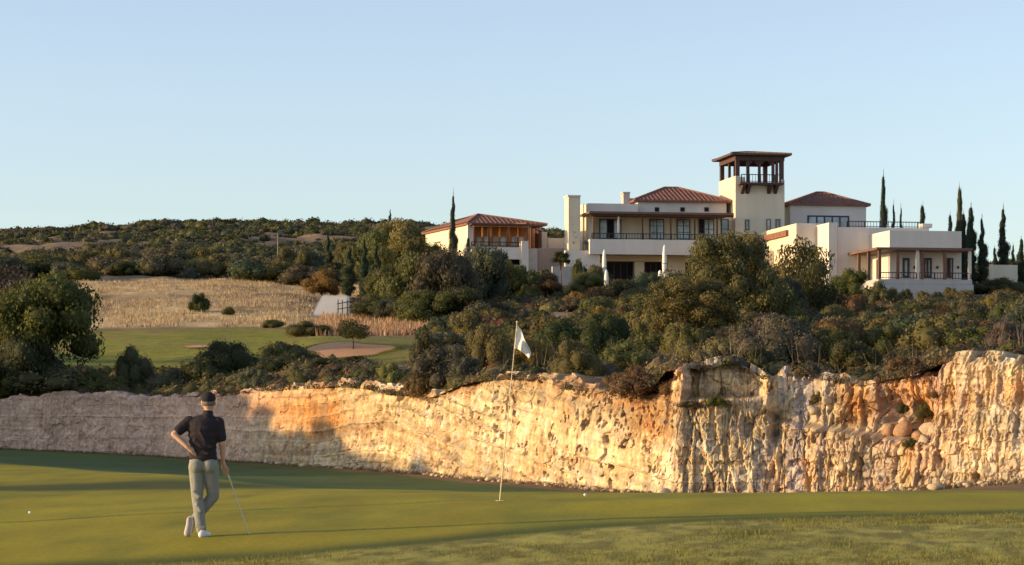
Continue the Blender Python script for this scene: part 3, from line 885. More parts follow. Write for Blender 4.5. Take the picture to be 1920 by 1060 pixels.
# big carob
tree(1368, 132, 212, 440, 610, OLIVE, 'huge olive crowned carob tree in front of the clubhouse', to_mesh('carob_crown', *norm_crown(*crown_mesh('t', lobes_dome(34, 401), 30000, .034, core=.6, fuzz=.24, var=.6)), M['leaf']), TRUNK[0])
tree(1258, 97, 176, 524, 616, OLIVE, 'tree with a thick leaning trunk left of the carob', to_mesh('leaning_crown', *norm_crown(*crown_mesh('t', lobes_dome(22, 409), 17000, .042, core=.55, fuzz=.26, var=.55)), M['leaf']), LEAN, cu_off=42)
tree(1420, 140, 130, 500, 612, MID, 'dark tree on the right flank of the carob', TREE[1], TRUNK[1])
tree(1500, 165, 110, 452, 560, MID, 'airy dark tree right of the carob before the lit wall', AIRY[0], TRUNK[2])
tree(1535, 160, 90, 492, 590, DARK, 'dark tree under the near pier of the right wing', AIRY[1], TRUNK[1])
tree(1478, 158, 70, 520, 600, BLUEG, 'blue green tree between the carob and the airy tree', TREE[2], TRUNK[0])
tree(1590, 190, 70, 505, 560, MID, 'small round tree left of the veranda corner', TREE[3], TRUNK[0])
shrub(1640, 200, 60, 530, OLIVE, 'olive bush at the left foot of the veranda wall')
for (u, y, w_, t) in [(1653, 214, 14, 545), (1672, 213, 22, 541), (1700, 213, 24, 543), (1757, 214, 30, 548), (1783, 208, 30, 540), (1730, 208, 30, 546)]:
    bl = {1653: 'narrow bush at the left end of the base wall', 1672: 'second bush along the base wall, under the lit door', 1700: 'bush at the base wall under the single veranda door', 1757: 'bush at the base wall under the second wall lamp', 1783: 'bush at the base wall under the rightmost door', 1730: 'bush at the base wall under the middle double door'}[u]
    shrub(u, y, w_, t, random.choice([DARK, OLIVE, MID]), bl, group='bushes along the base wall')
# cliff top
CT = [(1086, 74.5, 106, 640, OLIVE, 'round olive shrub on the lip of the rock, right of the flag', 'B0'),
 (918, 84, 96, 612, OLIVE, 'tall olive shrub on the rock edge left of the flag', 'B1'),
 (1030, 92, 130, 605, DARK, 'dark shrub behind the flag', 'B0'),
 (1120, 92, 120, 588, DARK, 'large dark shrub above and right of the round olive one', 'B1'),
 (990, 86, 90, 632, GOLD, 'golden green shrub just behind the flag', '2'),
 (830, 84, 120, 652, MAUVE, 'dry brown brush above the bright rock, left of the flag', 'L0'),
 (745, 90, 90, 678, PALE, 'pale dry brush above the rock, left of the brown brush', 'L1'),
 (795, 84, 70, 690, RUST, 'rusty brush hanging over the hollow in the rock edge', 'L2'),
 (700, 95, 80, 684, OLIVE, 'grey olive brush below the bunker', 'L1'),
 (875, 80, 60, 668, MAUVE, 'mauve brush left of the tall olive shrub', 'L0'),
 (1180, 78, 90, 640, OLIVE, 'olive brush right of the round lip shrub', 'L2'),
 (1200, 72, 80, 685, RUST, 'rusty dead brush against the step in the rock', 'L0'),
 (1188, 67.6, 92, 690, RUST, 'rusty brush filling the dark corner left of the tall rock block', 'L2'),
 (1698, 65.3, 74, 668, RUST, 'dry brown brush in the dip of the rock edge right of centre', 'L0'),
 (1160, 71, 60, 700, RUST, 'rust brown tuft on the rock edge right of the round shrub', 'L1'),
 (1330, 78, 130, 634, PALE, 'pale olive brush above the rock shelf', 'L1'),
 (1462, 75, 170, 592, MAUVE, 'big mauve grey shrub above the notch in the rock', 'B0'),
 (1420, 72, 80, 652, DARK, 'dark shrub spilling into the notch in the rock', '1'),
 (1447, 69.8, 40, 680, DARK, 'small dark shrub right inside the notch', '3'),
 (1545, 75, 120, 618, MID, 'dark shrub right of the mauve grey one', 'B1'),
 (1600, 71, 110, 640, DARK, 'dark shrub over the sunken part of the rock edge', '0'),
 (1575, 82, 110, 600, RUST, 'rust topped shrub in the row behind the rock edge', '2'),
 (1660, 82, 110, 612, OLIVE, 'olive shrub with a sunlit left side above the orange rock', 'B0'),
 (1700, 71, 70, 650, OLIVE, 'low olive shrub at the edge of the orange rock', '1'),
 (1760, 84, 120, 610, DARK, 'dark shrub behind the pale rock crest', 'B1'),
 (1830, 80, 110, 612, MID, 'mid green shrub behind the highest part of the rock', '0'),
 (1890, 74, 100, 600, MAUVE, 'mauve brush with bare pale twigs near the right edge', 'L0'),
 (1900, 64, 60, 640, OLIVE, 'olive shrub on the rock at the right edge', 'L2'),
 (100, 111.5, 170, 690, GREY, 'grey brush under the broad left tree', 'L0'),
 (190, 112, 110, 694, MID, 'low green brush left of the round grey shrub', 'L1'),
 (320, 112, 90, 692, GREY, 'low grey brush right of the round grey shrub', 'L2'),
 (40, 111.6, 120, 700, MID, 'low brush at the left edge above the rock', 'L1'),
 (480, 104, 70, 690, GREY, 'grey brush between the two dark shrubs', 'L0'),
 (640, 99, 70, 686, MAUVE, 'mauve brush on the edge below the small flat topped tree', 'L2'),
]
for (u, Y, w_, t, c, lab, m_) in CT:
    me = BUSHB[int(m_[1])] if m_[0] == 'B' else LOOSE[int(m_[1])] if m_[0] == 'L' else BUSH[int(m_)]
    shrub(u, Y, w_, t, c, lab, me)
# plants on the face itself
def face_shrub(u, py, w_, h_, col, lab, out=.35):
    i = int(np.argmin(np.abs(cu-u))); j = int(np.argmin(np.abs(pyc[i]-py)))
    Y = PY[i, j]; r = w_/F*Y/2
    o = obj('shrub', random.choice(LOOSE), None, (PX[i, j], Y+.05, Zc[i, j]-.05)); o.scale = (r, r*.7, h_/F*Y); o.color = shade(col)
    tag(o, lab, 'shrub')
face_shrub(1345, 762, 44, 24, MID, 'green tuft growing on the grey shelf of the rock')
face_shrub(1222, 742, 40, 34, RUST, 'rusty tuft in the dark corner left of the tall rock block')
face_shrub(1290, 764, 50, 16, GREY, 'grey tuft at the left end of the rock shelf')
face_shrub(1515, 755, 30, 26, OLIVE, 'dark tuft in the cream rock left of the orange hollow')
face_shrub(1640, 778, 30, 26, DARK, 'dark plant at the left side of the rubble hollow')
face_shrub(1682, 785, 40, 34, OLIVE, 'olive plant in the middle of the rubble hollow')
face_shrub(1697, 838, 30, 20, MID, 'green tuft low below the rubble hollow')
face_shrub(1735, 745, 44, 18, RUST, 'brown dry plant right of the rubble hollow')

# scattered slope shrubs (individuals)
zones = [('slope below the pavilion', 690, 960, 95, 190), ('bank below the clubhouse', 960, 1270, 90, 215), ('slope around the carob', 1270, 1520, 85, 200), ('slope below the right wing', 1520, 1950, 80, 205)]
cnt = [34, 62, 48, 92]
GEN = []
MARKS = [(0, 'left edge'), (82, 'broad left tree'), (250, 'round grey shrub'), (373, 'field bush'), (430, 'dark dome shrub'), (534, 'upright olive tree'), (617, 'leftmost cypress'), (662, 'flat topped tree'), (735, 'dry grass patch'), (800, 'pavilion lit wall'), (850, 'pointed pavilion cypress'), (905, 'pavilion windows'), (965, 'flagstick'), (1010, 'pink retaining wall'), (1052, 'mushroom shaped tree'), (1085, 'chimney tower'), (1133, 'left tall parasol'), (1180, 'small round chimney'), (1232, 'clubhouse balcony windows'), (1285, 'leaning trunk'), (1330, 'carob left half'), (1370, 'carob trunk'), (1425, 'lookout tower'), (1460, 'rock notch'), (1500, 'airy tree'), (1553, 'near pier'), (1600, 'veranda left end'), (1656, 'tallest cypress'), (1700, 'veranda door'), (1740, 'veranda double door'), (1775, 'pale rock crest'), (1820, 'thick corner cypress'), (1865, 'short cream wall'), (1910, 'right edge')]
used = []
r2 = random.Random(3)
for (zn, u0, u1, y0, y1), n in zip(zones, cnt):
    k = 0; tries = 0
    while k < n and tries < 4000:
        tries += 1
        Y = y0+(y1-y0)*r2.random()**1.0; u = r2.uniform(u0, u1); X = upX(u, Y)
        if u < 800 and Y < 150: continue
        if 900 < u < 1110 and 166 < Y < 179: continue
        if u < 860 and 145 < Y < 175 and r2.random() < .8: continue
        if any((X-a)**2+(Y-b)**2 < 1.6**2 for a, b in used): continue
        used.append((X, Y))
        c = r2.choice([OLIVE, OLIVE, MID, DARK, GREY, MAUVE, RUST, PALE, BLUEG, GOLD, OLIVE, MID])
        w_ = r2.uniform(1.4, 3.2)*F/Y; h_ = r2.uniform(.7, 1.7)
        top = HOR-(ground(u, Y)+h_)/Y*F
        mesh = r2.choice(BUSH+BUSH+LOOSE)
        o = shrub(u, Y, w_, top, c, 'x', mesh, group='%s shrubs on the %s' % (CNAME[c], zn))
        GEN.append((o, u, Y, (Y-y0)/(y1-y0), CNAME[c], 'wispy' if mesh in LOOSE else 'leafy', 'slope'))
        k += 1
# hill and left field shrubs near the foot of the hill
for k in range(40):
    Y = r2.uniform(246, 300); u = r2.uniform(-20, 640)
    c = r2.choice([DARK, MID, GREY, OLIVE, BLUEG])
    top = HOR-(ground(u, Y)+r2.uniform(1.2, 2.6))/Y*F
    o = shrub(u, Y, r2.uniform(3, 6.5)*F/Y, top, c, 'x', r2.choice(BUSH), group='%s shrubs behind the golden field' % CNAME[c])

    GEN.append((o, u, Y, (Y-246)/54, CNAME[c], 'rounded', 'hill'))
def name_shrubs():
    by = {}
    for g_ in GEN:
        o, u, Y, f, cn_, sh_, zn = g_
        m_ = min(MARKS, key=lambda q: abs(q[0]-u))[1]
        if zn == 'hill': where = 'behind golden field' if f < .5 else 'low on hill'
        else: where = ['above rock edge', 'low on slope', 'halfway up slope', 'high on slope'][min(3, int(f*4))]
        by.setdefault('%s %s shrub %s, in line with %s' % (sh_, cn_, where, m_), []).append(g_)
    for lab, L in by.items():
        L.sort(key=lambda q: q[1])
        if len(L) == 1: L[0][0]['label'] = lab
        elif len(L) == 2:
            for t_, q in zip(('left', 'right'), L): q[0]['label'] = '%s ' % t_ + lab
        else:
            for t_, q in zip(('leftmost', 'second', 'third', 'fourth', 'fifth'), L): q[0]['label'] = '%s ' % t_ + lab
name_shrubs()

# cypresses at the right
for (u, Y, w_, top, lab, k) in [
 (1656, 262, 17, 334, 'tallest cypress left of the roof terrace corner, behind the right wing', 1),
 (1677, 262, 11, 388, 'short thin cypress right of the tallest one behind the roof terrace', 0),
 (1688, 264, 10, 394, 'smallest cypress behind the roof terrace railing', 0),
 (1730, 262, 14, 387, 'stubby cypress behind the right end of the roof terrace', 2),
 (1781, 262, 12, 404, 'stubby cypress behind the low right end of the wing', 2),
 (1798, 252, 15, 354, 'tall golden edged cypress at the right corner of the building', 2),
 (1806, 248, 16, 402, 'cypress half hidden behind the tall one at the building corner', 2),
 (1820, 246, 24, 392, 'thick dark cypress right of the building corner', 1),
 (1843, 246, 17, 414, 'slim cypress right of the thick dark one', 0),
 (1865, 244, 12, 466, 'short cypress low between the slim and the pointed ones', 1),
 (1882, 252, 22, 396, 'pointed cypress second from the right edge', 0),
 (1899, 262, 11, 462, 'thin short cypress near the right edge', 0),
 (1915, 240, 18, 450, 'cypress cut close to the right edge', 1)]:
    cypress(u, Y, w_, top, lab, (.055, .058, .02) if u == 1798 else CYPC, k)

# stuff: undergrowth
def blob_stuff(name, pts, rx, rz, cols, nleaf, leaf, label, core=True, mat='leafstuff'):
    n = len(pts); iv, jf = ico()
    idx = np.repeat(np.arange(n), nleaf)
    d = rand_dirs(len(idx)); d[:, 2] = np.abs(d[:, 2])*.9+.02
    rr = 1-np.abs(rng.normal(0, .16, len(idx)))
    rr *= 1+.5*(fbm(d[:, 0]*2+idx*1.7, d[:, 1]*2+d[:, 2], 2, 3)-.5)
    P = pts[idx]+d*np.stack([rx[idx], rx[idx], rz[idx]], 1)*rr[:, None]
    Nn = d+rand_dirs(len(idx))*.7; Nn /= np.linalg.norm(Nn, axis=1)[:, None]
    V, Q = leaf_quads(P, Nn, leaf[idx]*(.6+.8*rng.random(len(idx))), .75)
    col = cols[idx]*(0.65+.7*rng.random(len(idx)))[:, None]
    if core:
        import bmesh
        bm = bmesh.new(); bmesh.ops.create_icosphere(bm, subdivisions=1, radius=1)
        v1 = np.array([q.co[:] for q in bm.verts]); f1 = np.array([[q.index for q in f.verts] for f in bm.faces]); bm.free()
        cv = pts[:, None]+v1[None]*(np.stack([rx, rx, rz], 1)*.78)[:, None]*(0.85+.3*rng.random((n, len(v1), 1)))
        fq = (f1[None]+(np.arange(n)*len(v1))[:, None, None]).reshape(-1, 3)+len(V)
        fq = np.concatenate([fq, fq[:, 2:3]], 1)
        V = np.concatenate([V, cv.reshape(-1, 3)]); Q = np.concatenate([Q, fq])
        col = np.concatenate([col, np.repeat(cols*.8, len(f1), 0)])
    o = obj(name, to_mesh(name, V, Q, col, M[mat]))
    return tag(o, label, kind='stuff')
PAL = np.array([OLIVE, MID, DARK, GREY, MAUVE, BLUEG, DARK, MID])
# hill scrub
n = 8200
Yh = 262+rng.random(n)**.9*270; uh = rng.uniform(-500, 1250, n)
keep = fbm(upX(uh, Yh)*.05, Yh*.025, 3, 55) + .25*rng.random(n) + .12*sst(380, 520, Yh) > .60
uh, Yh = uh[keep], Yh[keep]
m2 = 1100
Yh = np.concatenate([Yh, 500+rng.random(m2)*35]); uh = np.concatenate([uh, rng.uniform(-500, 1250, m2)])
m3 = 900
Yh = np.concatenate([Yh, 262+rng.random(m3)*260]); uh = np.concatenate([uh, rng.uniform(1250, 2500, m3)])
pts = np.stack([upX(uh, Yh), Yh, up_z(uh, Yh)], 1)
rx = rng.uniform(.6, 1.7, len(pts))*np.interp(Yh, [260, 520], [.85, 1.25]); rz = rx*rng.uniform(.45, .85, len(pts))
cc = PAL[rng.integers(0, len(PAL), len(pts))]*(0.7+.5*rng.random(len(pts)))[:, None]
blob_stuff('hill_scrub', pts, rx, rz, cc, 34, np.interp(Yh, [260, 520], [.34, .5]), 'dense dark scrub covering the far hill')
# slope undergrowth
n = 4200
uh = rng.uniform(660, 2100, n); Yh = cliffY(uh)+2.6+(235-cliffY(uh))*rng.random(n)**1.3
ok = ~((uh < 780) & (Yh > cliffY(uh)+14) & (Yh < 150)) & ~((uh < 860) & (Yh > 112) & (Yh < 175)) & ~((uh > 900) & (uh < 1110) & (np.abs(Yh-172) < 6)) & ~((Yh > 205) & (uh > 960))
uh, Yh = uh[ok], Yh[ok]
ul = rng.uniform(-120, 700, 900); yl = cliffY(ul)+2.6+rng.random(900)*np.interp(ul, [0, 700], [7, 14])
uh = np.concatenate([uh, ul]); Yh = np.concatenate([Yh, yl])
un = rng.uniform(-120, 2050, 900); yn = cliffY(un)+.7+2.2*rng.random(900)
pts = np.stack([upX(uh, Yh), Yh, up_z(uh, Yh)-.02], 1)
rx = rng.uniform(.25, .75, len(pts))*np.interp(Yh, [70, 200], [.8, 1.8]); rz = rx*rng.uniform(.6, 1.1, len(pts))
PAL2 = np.array([OLIVE, MID, DARK, GREY, MAUVE, RUST, PALE, (.24, .17, .09)])
cc = PAL2[rng.integers(0, 8, len(pts))]*(0.55+.6*rng.random(len(pts)))[:, None]
blob_stuff('undergrowth', pts, rx, rz, cc, 34, np.interp(Yh, [70, 200], [.12, .26]), 'low mixed undergrowth between the shrubs on the slope')

# fuzzy growth on the rim: leaves and dry stalks only, no solid cores
un = rng.uniform(-120, 2050, 700); yn = cliffY(un)+.8+1.8*rng.random(700)
k_ = fbm(un*.02, yn*.5, 2, 12) > .42
un, yn = un[k_], yn[k_]
pn = np.stack([upX(un, yn), yn, up_z(un, yn)], 1); rn = rng.uniform(.14, .34, len(un))
cn_ = np.array([OLIVE, MAUVE, RUST, (.20, .14, .08), GREY])[rng.integers(0, 5, len(un))]
blob_stuff('rim_growth', pn, rn, rn*rng.uniform(.6, 1.2, len(un)), cn_, 60, np.full(len(un), .075), 'dry low growth along the upper edge of the rock face', core=False)

# tufts along the foot of the rock
def tufts(name, X, Y, Z, h, w, cols, nb, label, lean=.35, bw=.11):
    n = len(X); idx = np.repeat(np.arange(n), nb); m = len(idx)
    a = rng.random(m)*2*np.pi; r = rng.random(m)*w[idx]
    B = np.stack([X[idx]+np.cos(a)*r, Y[idx]+np.sin(a)*r, Z[idx]-.02], 1)
    hh = h[idx]*(.5+.7*rng.random(m)); tip = B+np.stack([np.cos(a)*hh*lean*rng.random(m), np.sin(a)*hh*lean*rng.random(m), hh], 1)
    ph = rng.random(m)*np.pi; side = np.stack([np.cos(ph), np.sin(ph), 0*ph], 1)*(hh*bw)[:, None]
    V = np.stack([B-side, B+side, tip], 1).reshape(-1, 3)
    col = cols[idx]*(0.7+.6*rng.random(m))[:, None]
    o = obj(name, mesh_np(name, V, np.arange(m*3).reshape(-1, 3), M['grassblade'], col, Tri=True))
    return tag(o, label, kind='stuff')
ns = 520
us_ = rng.uniform(660, 1980, ns); ys_ = cliffY(us_)+2+(215-cliffY(us_))*rng.random(ns)**1.4
ok = ~((us_ < 800) & (ys_ > 105) & (ys_ < 150)); us_, ys_ = us_[ok], ys_[ok]
tufts('dry_stalks', upX(us_, ys_), ys_, up_z(us_, ys_)+.3, rng.uniform(.4, 1.0, len(us_)), np.full(len(us_), .25), np.array([[.18, .14, .09], [.24, .19, .13], [.13, .10, .07]])[rng.integers(0, 3, len(us_))], 4, 'bare dry stalks sticking out of the scrub on the slope', .8, .013)
# dried field tufts
n = 9000
ut = rng.uniform(60, 800, n); Yt = 166+rng.random(n)*88
k_ = fbm(upX(ut, Yt)*.25, Yt*.1, 3, 66) > .42
ut, Yt = ut[k_], Yt[k_]
dc = np.array([[.56, .43, .24], [.48, .35, .20], [.31, .22, .13], [.60, .49, .30], [.26, .19, .11]])
tufts('dry_grass', upX(ut, Yt), Yt, up_z(ut, Yt), rng.uniform(.10, .34, len(ut)), np.full(len(ut), .9), dc[rng.integers(0, 5, len(ut))], 9, 'golden dried grass covering the field')
n = 3000
ut = rng.uniform(600, 900, n); Yt = 148+rng.random(n)*42
tufts('dry_grass', upX(ut, Yt), Yt, up_z(ut, Yt), rng.uniform(.25, .6, n), np.full(n, .5), dc[rng.integers(0, 5, n)]*np.array([1, .85, .85]), 8, 'pinkish dried grass above the bunker')
# rough in the foreground
n = 85000
Xr = rng.uniform(-7.5, 8.5, n); Yr = 22.5+9*rng.random(n)
ur = Xr/Yr*F+960
k_ = Yr < rough_edge(Xr)+.1+.3*(rng.random(n)-.5)
Xr, Yr, ur = Xr[k_], Yr[k_], ur[k_]
gn = fbm(Xr*1.3, Yr*.8, 3, 77)
gc = np.array([.29, .25, .065])*(1-gn[:, None])+np.array([.13, .14, .03])*gn[:, None]
tufts('rough_grass', Xr, Yr, low_z(ur, Yr), .018+.045*rng.random(len(Xr))**2*(.3+1.2*gn), np.full(len(Xr), .08), gc*(0.8+.5*rng.random(len(Xr)))[:, None], 5, 'longer rough grass in front of the mown green', .8)
# bracken at the foot of the rock
n = 1500
ub = rng.uniform(-50, 1980, n); Yb = cliffY(ub)-.15-rng.random(n)**1.5*2.8
Zb = low_z(ub, Yb)
bc = np.array([[.20, .12, .07], [.12, .10, .04], [.26, .17, .09], [.10, .11, .03]])[rng.integers(0, 4, n)]
tufts('foot_grass', upX(ub, Yb), Yb, Zb, rng.uniform(.04, .15, n), np.full(n, .25), bc, 10, 'brown tufty grass along the foot of the rock face', .6)

nr = 420; iv1, jf1 = ico(); Vr_ = []; Fr_ = []; Cr_ = []
ur_ = rng.uniform(500, 1960, nr); yr_ = cliffY(ur_)-.1-rng.random(nr)**2*2.6; zr__ = low_z(ur_, yr_)
for k in range(nr):
    r_s = rng.uniform(.03, .11)*(2.0 if rng.random() < .06 else 1)
    q = iv1*np.array([1, .8, .6])*r_s*(0.7+.6*rng.random(len(iv1)))[:, None]+np.array([upX(ur_[k], yr_[k]), yr_[k], zr__[k]+r_s*.25])
    Fr_.append(jf1+len(iv1)*k); Vr_.append(q); Cr_.append(np.tile(np.array([.55, .42, .28])*rng.uniform(.6, 1.15), (len(iv1), 1)))
tag(obj('rubble', mesh_np('rubble', np.concatenate(Vr_), np.concatenate(Fr_), M['rock'], np.concatenate(Cr_), False, Tri=True)), 'small fallen stones along the foot of the rock face', kind='stuff')
# boulders of the rubble hollow
def boulder(X, Y, Z, r, seed, lab, col):
    iv, jf = ico()
    q = iv*np.array([1, .9, .75])*r*(0.75+.5*fbm(iv[:, 0]*1.3+seed, iv[:, 1]*1.3+iv[:, 2], 2, seed % 9))[:, None]
    rb = np.random.default_rng(seed); nrm = rb.normal(size=(11, 3)); nrm /= np.linalg.norm(nrm, axis=1)[:, None]
    for nn_ in nrm:
        dd = q@nn_; ex = np.clip(dd-r*.5, 0, None); q = q-ex[:, None]*nn_
    me = mesh_np('boulder', q*1.15, jf, M['rock'], np.tile(np.array(col), (len(q), 1)), False, Tri=True)
    o = obj('boulder', me, None, (X, Y, Z)); tag(o, lab, 'rock', 'rubble in the hollow of the rock face')
BL = [(1632, 812, .30, 'reddish block at the left foot of the rubble hollow'), (1655, 806, .34, 'leaning orange block in the middle of the rubble hollow'),
      (1680, 818, .26, 'flat broken block low in the rubble hollow'), (1700, 806, .30, 'pale block at the right of the rubble hollow'),
      (1645, 792, .2, 'small dark block high on the left of the rubble hollow'), (1715, 826, .22, 'small pale block below the right side of the hollow'),
      (1508, 770, .2, 'white boulder beside the dark tuft in the cream rock'), (1527, 752, .16, 'small pale boulder above the white one')]
for k, (u, py, r, lab) in enumerate(BL):
    i = int(np.argmin(np.abs(cu-u))); j = int(np.argmin(np.abs(pyc[i]-py)))
    boulder(PX[i, j], PY[i, j]-r*.35, Zc[i, j], r, 20+k, lab, (.36, .22, .13) if k < 3 else (.46, .36, .25))

# trees and shrubs on the left hillside (outside the frame, they shade the rock's left end)
for k in range(46):
    X = r2.uniform(-78, -67); Y = 63+k*1.5+r2.uniform(-.6, .6)
    z = float(left_hill(np.array(X), np.array(Y)))
    o = obj('shrub', r2.choice(BUSH), None, (X, Y, z-.2)); s_ = r2.uniform(.5, 1.0) if Y < 80 else r2.uniform(.7, 1.6); o.scale = (s_, s_, s_*.8); o.color = shade(MID)
    tag(o, 'green shrub on the ridge of the side hill left of the green', 'shrub', 'shrubs on the side hill')

# ------------------------------------------------------------------ bunkers
def bunker(name, u0, u1, Y0, Y1, lab):
    nu, nv = 40, 24; V = []; Fc = []
    for i in range(nu):
        for j in range(nv):
            a = 2*math.pi*i/nu; q = j/(nv-1)
            wob = 1+.12*math.sin(3*a+1)+.07*math.sin(5*a)
            u = (u0+u1)/2+math.cos(a)*q*(u1-u0)/2*wob; Y = (Y0+Y1)/2+math.sin(a)*q*(Y1-Y0)/2*wob
            V.append((upX(u, Y), Y, ground(u, Y)+.05))
    for i in range(nu):
        for j in range(nv-1):
            a0 = i*nv+j; b0 = ((i+1) % nu)*nv+j
            Fc.append((a0, a0+1, b0+1, b0))
    o = pobj(name, V, Fc, M['sand'], None, True); tag(o, lab, kind='structure')
bunker('sand_bunker', 576, 732, 124.5, 132, 'sand bunker with orange sand behind the small tree')
bunker('sand_bunker', 342, 412, 138.5, 141.5, 'narrow sand bunker in the left fairway')

# grassy lips round the bunkers
al = rng.random(1500)*2*np.pi; ql = .98+.10*rng.random(1500)
ul = 654+np.cos(al)*78*ql*(1+.12*np.sin(3*al+1)+.07*np.sin(5*al)); yl = 128.25+np.sin(al)*3.75*ql*(1+.12*np.sin(3*al+1)+.07*np.sin(5*al))
tufts('lip_grass', upX(ul, yl), yl, up_z(ul, yl), rng.uniform(.04, .13, 1500), np.full(1500, .3), np.tile(np.array([.22, .21, .045]), (1500, 1)), 8, 'green grass on the lip of the sand bunker', .6)

# ------------------------------------------------------------------ buildings
class Fr:
    def __init__(s, px, Y, th):
        s.O = ((px-960)/F*Y, Y); s.e = (math.cos(rad(th)), math.sin(rad(th))); s.n = (-s.e[1], s.e[0])
    def s_(s, px, w):
        k = (px-960)/F
        return (k*(s.O[1]+w*s.n[1])-s.O[0]-w*s.n[0])/(s.e[0]-k*s.e[1])
    def P(s, a, w, z): return (s.O[0]+a*s.e[0]+w*s.n[0], s.O[1]+a*s.e[1]+w*s.n[1], z)
    def Y(s, a, w): return s.O[1]+a*s.e[1]+w*s.n[1]
    def z(s, py, a, w): return (HOR-py)/F*s.Y(a, w)
    def pts(s, a0, a1, w0, w1, z0, z1):
        return [s.P(a0, w0, z0), s.P(a1, w0, z0), s.P(a1, w1, z0), s.P(a0, w1, z0), s.P(a0, w0, z1), s.P(a1, w0, z1), s.P(a1, w1, z1), s.P(a0, w1, z1)]
    def dims(s, px0, px1, pt, pb, w):
        a0, a1 = s.s_(px0, w), s.s_(px1, w); m = (a0+a1)/2
        return a0, a1, s.z(pb, m, w), s.z(pt, m, w)
    def box(s, name, parent, mat, px0, px1, pt, pb, w, d):
        a0, a1, z0, z1 = s.dims(px0, px1, pt, pb, w)
        return pobj(name, s.pts(a0, a1, w, w+d, z0, z1), MB().hexa([(0, 0, 0)]*8).F, M[mat], parent)
    def mbox(s, mb, px0, px1, pt, pb, w, d):
        a0, a1, z0, z1 = s.dims(px0, px1, pt, pb, w); mb.hexa(s.pts(a0, a1, w, w+d, z0, z1))
    def window(s, parent, px0, px1, pt, pb, w, panes=2, rows=1, name='window', gm='glass', fr='frame', t=.09, shut=None):
        """frame with real depth standing 4 cm proud; panes set back in it"""
        a0, a1, z0, z1 = s.dims(px0, px1, pt, pb, w)
        mb = MB(); f0, f1 = w-.05, w+.02
        mb.hexa(s.pts(a0, a1, f0, f1, z1-t, z1)); mb.hexa(s.pts(a0, a1, f0, f1, z0, z0+t))
        mb.hexa(s.pts(a0, a0+t, f0, f1, z0+t, z1-t)); mb.hexa(s.pts(a1-t, a1, f0, f1, z0+t, z1-t))
        wd = (a1-a0-2*t)
        for k in range(1, panes):
            c = a0+t+wd*k/panes; mb.hexa(s.pts(c-t/2, c+t/2, f0+.004, f1, z0+t, z1-t))
        for k in range(1, rows):
            c = z0+(z1-z0)*k/rows; mb.hexa(s.pts(a0+t, a1-t, f0+.008, f1, c-.03, c+.03))
        o = mb.build(name, M[fr], parent)
        for k in range(panes):
            c0 = a0+t+wd*k/panes+(t/2 if k else 0); c1 = a0+t+wd*(k+1)/panes-(t/2 if k < panes-1 else 0)
            g_ = gm if isinstance(gm, str) else gm[k % len(gm)]
            pobj('pane', s.pts(c0, c1, w-.022, w-.005, z0+t, z1-t), MB().hexa([(0, 0, 0)]*8).F, M[g_], o)
        return o
    def rail(s, parent, px0, px1, pt, pb, w, n=None, mat='metal', step=.28):
        a0, a1, z0, z1 = s.dims(px0, px1, pt, pb, w)
        r = MB(); r.hexa(s.pts(a0, a1, w-.04, w+.04, z1-.08, z1)); r.hexa(s.pts(a0, a1, w-.03, w+.03, z0+.06, z0+.12))
        o = r.build('railing', M[mat], parent)
        k = int((a1-a0)/step); b = MB()
        for i in range(k+1):
            c = a0+(a1-a0)*i/k; t = .05 if i % 6 == 0 else .018
            b.hexa(s.pts(c-t, c+t, w-t, w+t, z0, z1-.08))
        q = b.build('balusters', M[mat], o); q['kind'] = 'stuff'
        return o
    def hip(s, parent, a0, a1, w0, w1, ze, zr, ridge, mat='tile', over=.5, name='roof', skew=0):
        """hip roof with tile courses; ridge=(ar0, ar1, wr)"""
        a0 -= over; a1 += over; w0 -= over; w1 += over
        r0 = s.P(ridge[0], ridge[2], zr); r1 = s.P(ridge[1], ridge[2], zr)
        A, B, Cc, Dd = [s.P(*q, ze) for q in ((a0, w0), (a1, w0), (a1, w1), (a0, w1))]
        A2, B2, C2, D2 = [s.P(*q, ze-.16) for q in ((a0, w0), (a1, w0), (a1, w1), (a0, w1))]
        o = pobj(name, [A, B, Cc, Dd, r0, r1, A2, B2, C2, D2], [(0, 1, 5, 4), (1, 2, 5), (2, 3, 4, 5), (3, 0, 4), (0, 6, 7, 1), (1, 7, 8, 2), (2, 8, 9, 3), (3, 9, 6, 0), (9, 8, 7, 6)], M[mat], parent)
        # rows of rounded tiles running down each slope
        mb = MB()
        def slope(P0, P1, Q0, Q1, n):
            P0 = Vector(P0); Lv = Vector(P1)-P0; L_ = Lv.length; dv = Lv/L_
            s0 = (Vector(Q0)-P0).dot(dv); s1 = (Vector(Q1)-P0).dot(dv); upv = Vector(Q0)-P0-dv*s0
            for i in range(n):
                t = L_*(i+.5)/n; f = 1 if s0 <= t <= s1 else (t/s0 if t < s0 else (L_-t)/(L_-s1))
                b = P0+dv*t; q = b+upv*f
                if (b-q).length < .4: continue
                up = Vector((0, 0, .035))
                mb.tube([b+up*.1, q+up*.1], [.06, .05], 5, True)
        n_ = int((a1-a0)/.42)
        slope(A, B, r0, r1, n_); slope(Cc, Dd, r1, r0, n_)
        m_ = int((w1-w0)/.42); slope(B, Cc, r1, r1, m_); slope(Dd, A, r0, r0, m_)
        t_ = mb.build('roof_tiles', M[mat], o); t_['kind'] = 'stuff'
        rg = MB()
        for p, q in ((A, r0), (B, r1), (Cc, r1), (Dd, r0), (r0, r1)): rg.tube([p, q], [.12, .12], 6)
        rg.build('ridge_tiles', M[mat], o)
        return o

